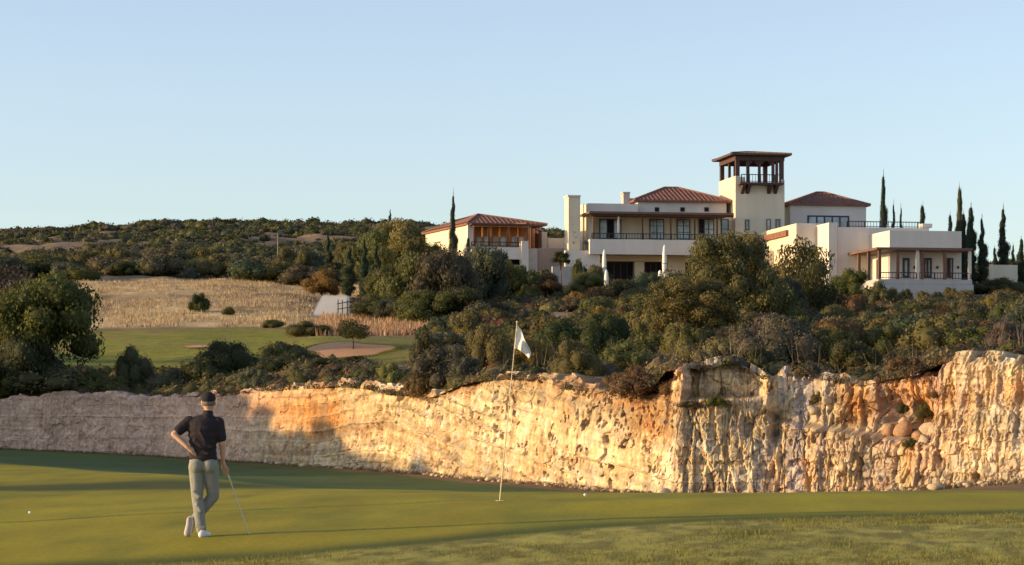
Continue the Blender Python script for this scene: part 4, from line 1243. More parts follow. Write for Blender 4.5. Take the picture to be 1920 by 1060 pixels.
R = Fr(1379, 240, 10)
club = empty('clubhouse', R.P(R.s_(1379, 0), 0, 10.6)); tag(club, 'large cream clubhouse with a lookout tower and red tiled roofs on the hilltop', 'building')
GB = 560   # base rows, below ground
# chimney tower
R.box('chimney_tower', club, 'stucco', 1066, 1088, 368, GB, -1.5, 2.0)
R.box('chimney_cap', club, 'stuccow', 1064.5, 1089, 366, 369, -1.65, 2.3)
# main block lower/upper
R.box('wall', club, 'stucco', 1103, 1379, 404, 452, 1.2, 10)          # upper floor back wall of balcony
R.box('parapet_wall', club, 'stuccow', 1103, 1196, 382, 399, -.6, 12)
R.box('side_wall', club, 'stucco', 1103, 1112, 399.2, GB, -.6, 1.8)
R.box('side_wall', club, 'stucco', 1092.5, 1102.8, 383, GB, 1.4, 9)
R.box('upper_wall', club, 'stuccow', 1196, 1362, 375.5, 404, 1.6, 8.5)
# small wall at the foot of the chimney tower
R.box('low_wall', club, 'stuccow', 1060, 1125, 470, GB, -2.4, .6)
# balcony canopy
R.box('balcony_roof', club, 'redwood', 1105, 1376, 398, 402, -3.2, 4.7)
R.box('fascia_beam', club, 'brownwood', 1107, 1376, 402.3, 406, -2.9, .3)
for px in (1113, 1160, 1205, 1258, 1303, 1345):
    R.box('balcony_post', club, 'redwood' if px == 1113 else 'stuccow' if px == 1160 else 'brownwood', px-1.3, px+1.3, 406.2, 450, -2.7, .14)
R.box('balcony_parapet', club, 'stuccow', 1106, 1378, 450, 478, -3.0, .5)
R.box('balcony_floor', club, 'stonewall', 1106, 1378, 450.3, 454, -2.45, 3.6)
R.box('ceiling_slab', club, 'stonewall', 1106, 1378, 474, 477, -2.45, 3.6)
R.rail(club, 1110, 1376, 438.5, 450, -2.85)
# windows upper floor
R.window(club, 1124, 1165, 411, 449, 1.15, 3, 1, 'window', ('glassp', 'dark', 'glassp'))
R.window(club, 1218, 1245, 411, 449, 1.15, 2, 3, 'window', 'glassp')
R.window(club, 1269, 1294, 411, 449, 1.15, 2, 3, 'window', 'glassp')
R.window(club, 1310, 1339, 411, 449, 1.15, 3, 2, 'window', ('dark', 'glassp', 'glassp'))
R.window(club, 1352, 1366, 411, 449, 1.15, 1, 2, 'window', 'glass')
for px in (1232, 1280, 1325):
    R.box('vent', club, 'dark', px-4, px+4, 389, 397, 1.54, .05)
# ground floor
R.box('ground_floor_wall', club, 'stucco', 1120, 1380, 478, 491, .2, .5)
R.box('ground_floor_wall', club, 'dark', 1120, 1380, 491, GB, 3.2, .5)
for a_, b_ in ((1112, 1137), (1190, 1208), (1252, 1285), (1330, 1352)):
    R.box('pillar', club, 'stucco', a_, b_, 491.2, GB, .0, .8)
for a_, b_ in ((1137, 1190), (1208, 1252), (1285, 1330)):
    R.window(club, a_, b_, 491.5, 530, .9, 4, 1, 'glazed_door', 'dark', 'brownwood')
# hip roof and chimney
a0, a1 = R.s_(1196, 1.6), R.s_(1362, 1.6); ze = R.z(375.5, a0, 1.6)
R.hip(club, a0, a1, 1.6, 10.1, ze, R.z(351, a0, 5.8), (R.s_(1246, 5.8), R.s_(1272, 5.8), 5.8))
ch = R.box('chimney', club, 'pinkwall', 1169, 1181, 362.5, 384, 3.0, 1.2)
R.box('chimney_cap', club, 'stonewall', 1168, 1182, 360, 362.4, 2.9, 1.4)
R.box('chimney_block', club, 'stuccow', 1181.2, 1195, 372, 384, 4.0, 2)
# tower
a0, a1 = R.s_(1379, 0), R.s_(1471, 0); D_ = 6.4
zt0 = R.z(345, (a0+a1)/2, 0); zt1 = R.z(330, a0, 0); zb0 = R.z(GB, a0, 0)
pobj('tower_wall', R.pts(a0, a1, 0, D_, zb0, zt0), MB().hexa([(0, 0, 0)]*8).F, M['stucco'], club)
pobj('tower_parapet', R.pts(a0, a0+.45, 0, D_, zt0, zt1), MB().hexa([(0, 0, 0)]*8).F, M['stucco'], club)
pobj('tower_parapet', R.pts(a1-.35, a1, 0, D_, zt0, zt1-.3), MB().hexa([(0, 0, 0)]*8).F, M['stuccow'], club)
pobj('tower_parapet', R.pts(a0+.45, a0+1.0, 0, .3, zt0, zt1-.1), MB().hexa([(0, 0, 0)]*8).F, M['stucco'], club)
R.box('balcony_floor', club, 'brownwood', 1388, 1470, 342, 346, -1.1, 1.08)
R.rail(club, 1390, 1469, 327, 342, -1.02)
for px in (1396, 1406, 1446, 1458):
    a = R.s_(px, -.9)
    z1_ = R.z(346.2, a, 0); z0_ = R.z(364, a, 0)
    A = [R.P(a-.16, -.02, z0_), R.P(a+.16, -.02, z0_), R.P(a+.16, -.02, z1_), R.P(a-.16, -.02, z1_), R.P(a-.16, -.95, z1_), R.P(a+.16, -.95, z1_), R.P(a+.16, -.85, z1_-.25), R.P(a-.16, -.85, z1_-.25)]
    pobj('bracket', A, [(0, 1, 6, 7), (7, 6, 5, 4), (4, 5, 2, 3), (0, 7, 4, 3), (1, 2, 5, 6), (0, 3, 2, 1)], M['brownwood'], club)
zr_ = R.z(292, a0, 0)
postsA = [(a0+.25, .25), (a0+.25, D_*.5), (a0+.25, D_-.3), (a0+1.3, .2), (a0+2.5, .2), (a1-1.15, .2), (a1-.75, .2), (a1-.25, .25), (a1-.25, D_*.5), (a1-.25, D_-.3), (a0+1.6, D_-.3), (a0+3.0, D_-.3)]
for i, (a, w) in enumerate(postsA):
    t = .2 if i in (0, 2, 7, 9) else .12
    pobj('tower_post', R.pts(a-t, a+t, w-t, w+t, zt0, zr_), MB().hexa([(0, 0, 0)]*8).F, M['brownwood'], club)
for (q0, q1, w0, w1) in ((a0, a1, 0, .3), (a0, a1, D_-.45, D_-.15), (a0, a0+.3, .3, D_-.45), (a1-.3, a1, .3, D_-.45)):
    pobj('roof_beam', R.pts(q0, q1, w0, w1, zr_-.45, zr_), MB().hexa([(0, 0, 0)]*8).F, M['brownwood'], club)
# arched braces between posts
for (ax_, bx_) in ((a0+1.4, a0+2.4), (a0+2.6, a1-1.2)):
    mb = MB(); 
    for sgn, c in ((1, ax_), (-1, bx_)):
        for k in range(4):
            t = k/4; mb.hexa(R.pts(min(c, c+sgn*(.42-.1*k)), max(c, c+sgn*(.42-.1*k)), .15, .3, zr_-.48-.1*(k+1), zr_-.45-.1*k))
    mb.build('arched_brace', M['brownwood'], club)
o = R.hip(club, a0, a1, 0, D_, zr_+.2, zr_+.7, ((a0+a1)/2-.5, (a0+a1)/2+.5, D_/2), 'tilebrown', .55, 'tower_roof')
R.window(club, 1397, 1405, 412, 432, -.02, 1, 1, 'window', 'glass', 'frame')
R.window(club, 1437, 1445, 411, 433, -.02, 1, 1, 'window', 'glassp', 'redwood')
R.window(club, 1454, 1463, 411, 433, -.02, 1, 1, 'window', 'glass', 'redwood')
# right house
R.box('house_wall', club, 'stuccow', 1482, 1624, 382.5, GB, 3.0, 7.6)
a0, a1 = R.s_(1482, 3), R.s_(1624, 3); ze = R.z(382.3, a0, 3)
R.hip(club, a0, a1, 3, 10.6, ze, R.z(360, a0, 6.8), (R.s_(1531, 6.8), R.s_(1546, 6.8), 6.8), over=.35)
R.box('cornice', club, 'stucco', 1480, 1625.5, 383.3, 386, 2.9, .095)
R.window(club, 1514, 1592, 404.5, 428, 2.98, 5, 1, 'window', 'glassp', 'frame', .16)
R.box('side_wall', club, 'stucco', 1471.5, 1481.5, 389, GB, 4.0, 3)
# long stair wall
a1 = R.s_(1493, -13.5); z1_ = R.z(419, a1, -13.5); zb_ = R.z(GB+10, a1, -13.5)
pobj('stair_wall', R.pts(a1, a1+.35, -13.5, -.6, zb_, z1_), MB().hexa([(0, 0, 0)]*8).F, M['stucco'], club)
pobj('tile_coping', R.pts(a1-.28, a1-.02, -11.0, -3.2, z1_-1.0, z1_-.45), MB().hexa([(0, 0, 0)]*8).F, M['tile'], club)
R.box('wing_wall', club, 'stuccow', 1500, 1541, 419, GB+10, -13.2, 5)
# near pier and wing
a0 = R.s_(1554, -17)
R.box('pier', club, 'stuccow', 1554, 1570, 417.5, GB+15, -17, 3.8)
R.box('wing_wall', club, 'stuccow', 1570.3, 1742, 427, GB+15, -16.6, 14)
R.box('wing_step', club, 'stuccow', 1730, 1748, 419.5, 427, -16.0, 1.5)
R.rail(club, 1588, 1732, 415.5, 427, -15.8)
# veranda cube
W = -22
R.box('veranda_block', club, 'stuccow', 1668, 1803, 433, 466, W, 6.6)
R.box('veranda_wall', club, 'stuccow', 1668.3, 1802.7, 466.2, 524, W+.02, 6.5)
aL, aR = R.s_(1668, W), R.s_(1803, W)
VW = W-2.6
aVL = R.s_(1648, VW); aVR = R.s_(1822, VW)
zv1 = R.z(464.5, aL, VW); zv0 = zv1-.22
zfl = R.z(524, aL, VW)
o = pobj('veranda_roof', R.pts(aVL-.3, aVR, VW-.3, W-.03, zv0, zv1), MB().hexa([(0, 0, 0)]*8).F, M['redwood'], club)
o = pobj('veranda_roof', R.pts(aVL-.3, aL-.03, W-.03, W+9.5, zv0, zv1), MB().hexa([(0, 0, 0)]*8).F, M['redwood'], club)
pobj('veranda_floor', R.pts(aVL-.1, aVR, VW-.1, W, zfl-.4, zfl), MB().hexa([(0, 0, 0)]*8).F, M['stonewall'], club)
pobj('veranda_floor', R.pts(aVL-.1, aL-.03, W, W+9.5, zfl-.4, zfl), MB().hexa([(0, 0, 0)]*8).F, M['stonewall'], club)
for px, mt in ((1684, 'redwood'), (1721, 'stuccow'), (1730, 'redwood'), (1772, 'redwood'), (1819, 'stuccow'), (1650, 'redwood')):
    a = R.s_(px, VW); pobj('veranda_post', R.pts(a-.13, a+.13, VW, VW+.24, zfl, zv0), MB().hexa([(0, 0, 0)]*8).F, M[mt], club)
for w in (W+.2, W+3.0, W+5.8, W+8.6):
    pobj('veranda_post', R.pts(aVL-.1, aVL+.14, w, w+.24, zfl, zv0), MB().hexa([(0, 0, 0)]*8).F, M['redwood'], club)
R.rail(club, 1650, 1820, 511, 523.5, VW+.05)
R.window(club, 1692, 1705, 484, 521, W, 1, 1, 'door', 'glassp', 'frame', .2)
R.window(club, 1731, 1747, 484, 521, W, 2, 1, 'door', 'glassp', 'brownwood', .2)
R.window(club, 1775, 1787, 484, 521, W, 2, 1, 'door', ('dark', 'glassp'), 'brownwood', .14)
for px in (1715, 1758, 1797):
    R.box('wall_lamp', club, 'metal', px-1.5, px+1.5, 499, 504, W-.14, .14)
# side door on the lit left wall of the veranda block
zd0 = zfl; zd1 = zd0+2.15
pobj('side_door', R.pts(aL-.06, aL+.28, W+2.4, W+3.6, zd0, zd1), MB().hexa([(0, 0, 0)]*8).F, M['brownwood'], club)
pobj('base_wall', R.pts(aVL-.25, aVR+.1, VW-.2, VW+4, zfl-3.6, zfl-.42), MB().hexa([(0, 0, 0)]*8).F, M['stonewall'], club)
pobj('base_wall', R.pts(aVL-.25, aL, VW+4.02, W+9.4, zfl-3.6, zfl-.42), MB().hexa([(0, 0, 0)]*8).F, M['stonewall'], club)
# link walls between tower and wing at ground level (behind the trees)
R.box('lower_wall', club, 'stucco', 1380, 1480, 470, GB+5, -6, .5)

# pavilion
Q = Fr(878, 236, 12)
pav = empty('pavilion', Q.P(0, 0, 12)); tag(pav, 'small cream pavilion with a hipped red roof and an orange wood terrace room', 'building')
# long left wall turned more to the sun
kx = lambda px, Y: (px-960)/F*Y
c0 = (kx(878, 236), 236.0); c1 = (kx(798, 249), 249.0); zE = (HOR-419)/F*236
dirb = Vector((9.0, 2.0)).normalized()*7.5
def poly_box(name, pts2, z0, z1, mat, parent):
    n = len(pts2)
    V = [(p[0], p[1], z0) for p in pts2]+[(p[0], p[1], z1) for p in pts2]
    Fc = [tuple(range(n))[::-1], tuple(range(n, 2*n))]+[(i, (i+1) % n, n+(i+1) % n, n+i) for i in range(n)]
    return pobj(name, V, Fc, M[mat], parent)
c3 = (c0[0]+dirb[0], c0[1]+dirb[1]); c2 = (c1[0]+dirb[0], c1[1]+dirb[1])
def lp(a, b, t): return (a[0]+(b[0]-a[0])*t, a[1]+(b[1]-a[1])*t)
L1, R1 = lp(c0, c1, .24), lp(c3, c2, .24)
poly_box('wall', [L1, R1, c2, c1], 8.5, zE, 'stucco', pav)
poly_box('side_wall', [c0, lp(c0, c3, .06), lp(L1, R1, .06), L1], 8.5, zE-.003, 'stucco', pav)
cc_ = Vector(((c0[0]+c3[0])/2-1.2, (c0[1]+c1[1])/2-1.0))
def over(p, f=1.07): 
    m = Vector(((c0[0]+c2[0])/2, (c0[1]+c2[1])/2)); return m+(Vector(p)-m)*f
O_ = [over(p) for p in (c0, c3, c2, c1)]
apx = (kx(896, 239.5), 239.5); zA = (HOR-402.5)/F*239.5
ap2 = (kx(860, 247), 247)
zA2 = zA
Vr = [(p[0], p[1], zE) for p in O_]+[(p[0], p[1], zE-.16) for p in O_]+[(apx[0], apx[1], zA), (ap2[0], ap2[1], zA2)]
o = pobj('roof', Vr, [(0, 1, 8), (1, 2, 9, 8), (2, 3, 9), (3, 0, 8, 9), (0, 4, 5, 1), (1, 5, 6, 2), (2, 6, 7, 3), (3, 7, 4, 0), (7, 6, 5, 4)], M['tile'], pav)
mb = MB()
for (P0, P1, Q0, Q1, n_) in ((0, 1, 8, 8, 18), (1, 2, 8, 9, 26), (3, 0, 9, 8, 30), (2, 3, 9, 9, 18)):
    p0 = Vector(Vr[P0]); Lv = Vector(Vr[P1])-p0; L_ = Lv.length; dv = Lv/L_
    s0 = (Vector(Vr[Q0])-p0).dot(dv); s1 = (Vector(Vr[Q1])-p0).dot(dv); upv = Vector(Vr[Q0])-p0-dv*s0
    for i in range(n_):
        t = L_*(i+.5)/n_; f = 1 if s0 <= t <= s1 else (t/s0 if t < s0 else (L_-t)/(L_-s1))
        b = p0+dv*t; q = b+upv*f
        mb.tube([b, q], [.06, .05], 5)
t_ = mb.build('roof_tiles', M['tile'], o); t_['kind'] = 'stuff'
rg = MB()
for i, j in ((0, 8), (1, 8), (2, 9), (3, 9), (8, 9)): rg.tube([Vr[i], Vr[j]], [.12, .12], 6)
rg.build('ridge_tiles', M['tile'], o)
Q.box('corner_pier', pav, 'stuccow', 877, 888, 420.5, GB, -.35, 1.2)
# terrace room
w0 = -1.2
Q.box('terrace_roof', pav, 'brownwood', 884, 992, 419.5, 422.5, w0-.6, 6)
Q.box('wood_wall', pav, 'orangewood', 889, 990, 422.7, 466, 1.7, .3)
Q.box('wood_ceiling_beam', pav, 'orangewood', 888, 990, 422.8, 426, w0, .25)
for px in (889, 916, 952, 988): Q.box('terrace_post', pav, 'redwood', px-1.4, px+1.4, 426.1, 463, w0, .2)
for px in (898, 912, 930, 943, 964, 977): Q.window(pav, px-5, px+5, 444, 461, 1.68, 1, 1, 'window', 'curtain', 'stuccow', .1)
for px in (905, 921, 937, 954, 971):
    Q.box('wood_slat', pav, 'orangewood', px-1.2, px+1.2, 426.2, 444, w0+.3, .12)
Q.rail(pav, 884, 978, 453.5, 463, w0-.2)
Q.box('terrace_floor', pav, 'stonewall', 880, 990, 463.2, 466, w0-.35, 3.2)
Q.box('terrace_wall', pav, 'stuccow', 884, 978, 464, 486, w0-.36, .3)
Q.box('white_pier', pav, 'stuccow', 978.3, 991, 452, GB, w0-.6, 1.0)
Q.box('side_wall', pav, 'stonewall', 991.3, 1008, 466, GB, w0+.3, 5)
# receding right side of the terrace room
aR_ = Q.s_(990, w0); 
z1_ = Q.z(422, aR_, w0); z0_ = Q.z(465, aR_, w0)
e0 = Q.P(aR_, w0, 0); e1 = (kx(1014, 246), 246.0, 0)
for k in range(7):
    t0, t1 = k/7, (k+.55)/7
    A = [(e0[0]+(e1[0]-e0[0])*t, e0[1]+(e1[1]-e0[1])*t) for t in (t0, t1)]
    poly_box('wood_board', [A[0], A[1], (A[1][0]-.1, A[1][1]+.1), (A[0][0]-.1, A[0][1]+.1)], z0_, z1_, 'orangewood' if k % 2 else 'redwood', pav)
pobj('side_roof', [(e0[0]-.2, e0[1]-.5, z1_), (e1[0]+.3, e1[1], z1_), (e1[0]-3, e1[1]+2, z1_), (e0[0]-3, e0[1]+2, z1_)]+[(e0[0]-.2, e0[1]-.5, z1_+.2), (e1[0]+.3, e1[1], z1_+.2), (e1[0]-3, e1[1]+2, z1_+.2), (e0[0]-3, e0[1]+2, z1_+.2)], MB().hexa([(0, 0, 0)]*8).F, M['brownwood'], pav)
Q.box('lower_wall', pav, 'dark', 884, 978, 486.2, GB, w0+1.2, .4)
Q.window(pav, 948, 975, 497, 516, w0+.8, 3, 2, 'window', 'glassp', 'stuccow', .12)
Q.window(pav, 915, 940, 497, 516, w0+.8, 3, 2, 'window', 'glass', 'stuccow', .12)
Q.box('lower_pier', pav, 'stuccow', 884, 892, 486.2, GB, w0, .6)

# low walls between the two buildings
def lwall(px0, px1, pt, pb, w, d, mt, lab):
    a0, a1, z0, z1 = R.dims(px0, px1, pt, pb, w)
    root = pobj('low_wall', R.pts(a0, a1, w, w+d, z0, z1), MB().hexa([(0, 0, 0)]*8).F, M[mt]); tag(root, lab, 'wall')
    return root
lwall(1009, 1062, 466, 560, 2.5, .6, 'pinkwall', 'pinkish retaining wall between the pavilion and the clubhouse')
lwall(1016, 1026, 435, 480, 4.5, 4, 'stuccow', 'narrow pale wall standing right of the pavilion terrace')
lwall(1028, 1062, 447, 470, 8, .5, 'stuccow', 'far low pale wall seen in the gap left of the chimney tower')
lwall(1036, 1085, 500, 560, -5.5, .5, 'stonewall', 'low grey terrace wall under the mushroom shaped tree')
lwall(1244, 1276, 509, 570, -8, .5, 'stucco', 'low cream wall beside the right furled parasol')
lwall(1858, 1908, 497, 556, -6, .5, 'stucco', 'short cream wall between the cypresses near the right edge')
lwall(930, 1010, 512, 560, -7, .5, 'stonewall', 'low stone terrace wall below the pavilion')

# furled parasols
def parasol(u, Y, top, bot, lab):
    z1 = (HOR-top)/F*Y; z0 = (HOR-bot)/F*Y; X = (u-960)/F*Y
    root = empty('furled_parasol', (X, Y, z0)); tag(root, lab, 'parasol', 'furled parasols on the lower terrace')
    h = z1-z0
    MB().tube([(X, Y, z0-.6), (X, Y, z1)], [.045, .04], 8).build('pole', M['canvas'], root)
    mb = MB(); n = 14; rr = [.10, .17, .19, .16, .11, .03]; zz = [.28, .3, .5, .75, .93, 1.0]
    b = []
    for r_, z_ in zip(rr, zz):
        for k in range(n):
            t = 2*math.pi*k/n; q = r_*(1+.18*(k % 2))
            b.append((X+q*math.cos(t), Y+q*math.sin(t), z0+h*z_))
    Fc = [(i*n+k, i*n+(k+1) % n, (i+1)*n+(k+1) % n, (i+1)*n+k) for i in range(5) for k in range(n)]
    Fc += [tuple(range(n))[::-1], tuple(5*n+k for k in range(n))]
    mb.add(b, Fc); mb.build('canopy', M['canvas'], root, True)
    MB().tube([(X, Y, z0-.15), (X, Y, z0+.05)], [.35, .32], 12).build('base', M['stonewall'], root)
    MB().tube([(X, Y, z0+h*.50), (X, Y, z0+h*.53)], [.215, .215], 12).build('strap', M['greywood'], root)
parasol(1133, 222, 468, 540, 'tall furled white parasol left, in front of the balcony')
parasol(1246, 222, 459, 532, 'tall furled white parasol right, beside the carob tree')
parasol(1237.5, 219, 507, 535, 'short furled white parasol left of the right tall one')
parasol(1137, 216, 506, 550, 'lower furled white parasol just right of the left tall one')

# white shelter
Ys = 186.0; zs = ground(612, Ys)
def sp(px, py, Y): return ((px-960)/F*Y, Y, (HOR-py)/F*Y)
sh = empty('canvas_shelter', (kx(615, Ys), Ys, zs)); tag(sh, 'white canvas shelter with a slanted end standing at the edge of the golden field', 'shelter')
zg = 600
A = [sp(582, zg, Ys), sp(652, zg, Ys), sp(650, 556, Ys), sp(604, 556, Ys)]
def back(p, d): return (p[0]+.2, p[1]+d, p[2])
pobj('canvas_side', A+[back(p, .04) for p in A], [(0, 1, 2, 3), (7, 6, 5, 4), (0, 4, 5, 1), (1, 5, 6, 2), (2, 6, 7, 3), (3, 7, 4, 0)], M['canvas'], sh)
Bk = [sp(580, zg, Ys+.3), sp(602, 555, Ys+.3)]
E = [sp(581.5, zg, Ys), sp(603.5, 556, Ys)]
pobj('canvas_end', [E[0], E[1], back(E[1], 2.6), back(E[0], 2.6)]+[(p[0]-.05, p[1], p[2]) for p in (E[0], E[1], back(E[1], 2.6), back(E[0], 2.6))], [(0, 1, 2, 3), (7, 6, 5, 4), (0, 4, 5, 1), (1, 5, 6, 2), (2, 6, 7, 3), (3, 7, 4, 0)], M['bluecanvas'], sh)
T4 = [sp(603.5, 556, Ys), sp(650.5, 556, Ys)]
pobj('canvas_roof', [(p[0], p[1], p[2]+.01) for p in (T4[0], T4[1], back(T4[1], 2.6), back(T4[0], 2.6))]+[(p[0], p[1], p[2]+.06) for p in (T4[0], T4[1], back(T4[1], 2.6), back(T4[0], 2.6))], MB().hexa([(0, 0, 0)]*8).F, M['canvas'], sh)
for px in (634, 642, 651, 663, 669):
    p = sp(px, 600, Ys-.5); q = sp(px, 562+(px-634)*.05, Ys-.5)
    MB().tube([p, q], [.035, .035], 6).build('frame_post', M['metal'], sh)
MB().tube([sp(632, 570, Ys-.5), sp(671, 563, Ys-.5)], [.035]*2, 6).build('frame_rail', M['metal'], sh)
MB().tube([sp(632, 580, Ys-.5), sp(671, 574, Ys-.5)], [.03]*2, 6).build('frame_rail', M['metal'], sh)
# slender pole on the hill
mb = MB().tube([sp(521, 478, 300), sp(521, 437, 300)], [.09, .06], 8)
o = mb.build('utility_pole', M['greywood']); tag(o, 'thin pale pole standing in the scrub of the hill', 'pole')

# ------------------------------------------------------------------ flagstick, balls
def lowg(u, Y): return float(low_z(np.array([float(u)]), np.array([float(Y)]))[0])
Yf = 35.0
# find distance at which the ground shows at row 938 under column 937
ys = np.linspace(30, 40, 400); zz = low_z(np.full(400, 937.), ys); pyy = HOR-zz/ys*F
Yf = float(ys[np.argmin(np.abs(pyy-939))])
Xf = kx(937, Yf); Zf = lowg(937, Yf)
def fl(px, py, dy=0): Y = Yf+dy; return Vector(((px-960)/F*Y, Y, (HOR-py)/F*Y))
flag = empty('flagstick', (Xf, Yf, Zf)); tag(flag, 'leaning golf flagstick with a limp white flag on the green', 'flagstick')
base = fl(937, 939); tip = fl(969.5, 604)
base.z = Zf
dirf = (tip-base).normalized()
m_w = simple('pale painted fibreglass', (.56, .48, .34), .35, .03, 5)
m_s = simple('yellowed lower stick', (.66, .56, .34), .35, .05, 5)
MB().tube([base-dirf*.12, base+dirf*((tip-base).length*.2)], [.009, .009], 8).build('lower_stick', m_s, flag)
MB().tube([base+dirf*((tip-base).length*.2), tip], [.0078, .006], 8).build('stick', m_w, flag)
MB().ball(tip, .016).build('finial', m_w, flag, True)
# cup
mb = MB(); n = 20
for k in range(n):
    t = 2*math.pi*k/n
    for r_, z_ in ((.056, .004), (.054, -.1)): mb.V.append((Xf+r_*math.cos(t), Yf+r_*math.sin(t), Zf+z_))
for k in range(n): mb.F.append((2*k, 2*((k+1) % n), 2*((k+1) % n)+1, 2*k+1))
mb.build('cup', m_w, flag)
# flag cloth: hangs limp from (970,612)-(966,652) on the stick, with fold falling to (996,672)
rowsf = 14; colsf = 18; Vf = []; Fcf = []
def onstick(py):
    t = (py-tip_py)/(939-tip_py); return tip.lerp(base, t)
tip_py = 604
for i in range(rowsf):
    for j in range(colsf):
        a = i/(rowsf-1); b = j/(colsf-1)
        # hoist from row 610 to 652 ; fly edge droops steeply
        h0 = onstick(611+43*a)
        drop = 54*b**1.25 - 22*a*b + 0*a
        px = 960+h0.x/h0.y*F + 27*b**.85
        py = HOR-h0.z/h0.y*F + drop*(1-.42*a) + (0)
        dy = .05*math.sin(b*9+a*1.5)*b**.5*(1)+.02*math.sin(a*6)
        p = fl(px+1.2*math.sin(b*9), py, h0.y-Yf+dy)
        Vf.append(tuple(p))
for i in range(rowsf-1):
    for j in range(colsf-1):
        q = i*colsf+j; Fcf.append((q, q+1, q+colsf+1, q+colsf))
m_f = leafmat('flag cloth', False, .35)
mf, nt, b_ = mat_new('white flag cloth')
nn = noise_node(nt, 14, 3); nt.links.new(ramp(nt, nn.outputs['Fac'], [(.3, (.66, .62, .58)), (.7, (.76, .72, .67))]), b_.inputs['Base Color'])
b_.inputs['Roughness'].default_value = .85
fo = pobj('flag', Vf, Fcf, mf, flag, True)
sol = fo.modifiers.new('thickness', 'SOLIDIFY'); sol.thickness = .006

m_ball = simple('golf ball white', (.8, .8, .78), .3, .02, 20, .3, 300)
for (u, py, lab) in ((56, 965, 'white golf ball lying on the green at the far left'), (1097, 932, 'white golf ball lying on the green right of the hole')):
    zz = low_z(np.full(600, float(u)), np.linspace(26, 40, 600)); yy = np.linspace(26, 40, 600)
    Yb = float(yy[np.argmin(np.abs(HOR-zz/yy*F-py))])
    o = MB().ball((0, 0, 0), .0215, 16, 12).build('golf_ball', m_ball, None, True)
    o.location = (kx(u, Yb), Yb, lowg(u, Yb)+.03); tag(o, lab, 'golf ball')

# ------------------------------------------------------------------ the golfer
GP = simple('skin', (.50, .29, .20), .6, .08, 12)
SH = simple('dark polo cloth', (.024, .018, .022), .9, .2, 8, .4, 16)
TR = simple('grey khaki trouser cloth', (.225, .228, .205), .9, .06, 9, .35, 16)
CAPM = simple('dark cap cloth', (.018, .014, .020), .9, .2, 10)
HAIR = simple('greying brown hair', (.14, .11, .09), .8, .3, 60)
SHOE = simple('white shoe leather', (.62, .62, .64), .5, .05, 10)
SOLE = simple('grey violet sole', (.40, .37, .42), .7, .1, 14)
STEEL = simple('putter steel', (.45, .44, .36), .35, .05, 10, metal=.5)
GRIP = simple('pale yellow grip', (.52, .50, .22), .7, .1, 10)
PHEAD = simple('dark putter head', (.03, .03, .03), .4, .1, 10, metal=.5)
ys = np.linspace(26, 33, 400); zz = low_z(np.full(400, 378.), ys)
Yp = float(ys[np.argmin(np.abs(HOR-zz/ys*F-1009))])
Xp = kx(380, Yp); Zp = lowg(378, Yp)
KP = Yp/F     # metres per photo pixel at the golfer
per = empty('person', (Xp, Yp, Zp)); tag(per, 'golfer seen from behind in a dark cap and grey trousers, hand on hip', 'person')
SC = (275/155.5*0+1.0)*KP*155.5
def J(x, y, z): return Vector((x*SC, y*SC, z*SC))
def organic(name, build, mat, parent, voxel=.009, sm=6, cut=None):
    mb = MB(); build(mb)
    me = bpy.data.meshes.new(name); me.from_pydata(mb.V, [], mb.F); me.materials.append(mat)
    o = bpy.data.objects.new(name, me); sc.collection.objects.link(o)
    r = o.modifiers.new('r', 'REMESH'); r.mode = 'VOXEL'; r.voxel_size = voxel*SC
    s = o.modifiers.new('s', 'SMOOTH'); s.iterations = sm; s.factor = .5
    dg = bpy.context.evaluated_depsgraph_get()
    me2 = bpy.data.meshes.new_from_object(o.evaluated_get(dg)); me2.name = name
    o.modifiers.clear(); o.data = me2; bpy.data.meshes.remove(me)
    me2.materials.clear(); me2.materials.append(mat)
    for p in me2.polygons: p.use_smooth = True
    o.parent = parent
    return o
def cap_(mb, a, b, ra, rb, n=14, flat=None):
    """rounded tapered capsule"""
    a = Vector(a); b = Vector(b); d = b-a; L = d.length; d = d/L if L > 1e-6 else Vector((0, 0, 1))
    pts = []; rr = []
    for k in range(5):
        t = k/4; pts.append(a-d*ra*math.cos(t*math.pi/2)); rr.append(max(.0008, ra*math.sin(t*math.pi/2)))
    pts[-1] = a; rr[-1] = ra
    for k in range(1, 6):
        t = k/5; pts.append(a.lerp(b, t)); rr.append(ra+(rb-ra)*t)
    for k in range(1, 5):
        t = k/4; pts.append(b+d*rb*math.sin(t*math.pi/2)); rr.append(max(.0008, rb*math.cos(t*math.pi/2)))
    # consistent frame
    ref = Vector((0, 1, 0)) if abs(d.y) < .9 else Vector((1, 0, 0))
    A = ref.cross(d).normalized(); C_ = d.cross(A)
    base = len(mb.V)
    for p, r_ in zip(pts, rr):
        for k in range(n):
            t = 2*math.pi*k/n; mb.V.append(tuple(p+(A*math.cos(t)+C_*math.sin(t))*r_))
    for i in range(len(pts)-1):
        for k in range(n): mb.F.append((base+i*n+k, base+i*n+(k+1) % n, base+(i+1)*n+(k+1) % n, base+(i+1)*n+k))
    mb.F.append(tuple(base+k for k in range(n))[::-1]); mb.F.append(tuple(base+(len(pts)-1)*n+k for k in range(n)))
r_ = lambda v_: v_*SC
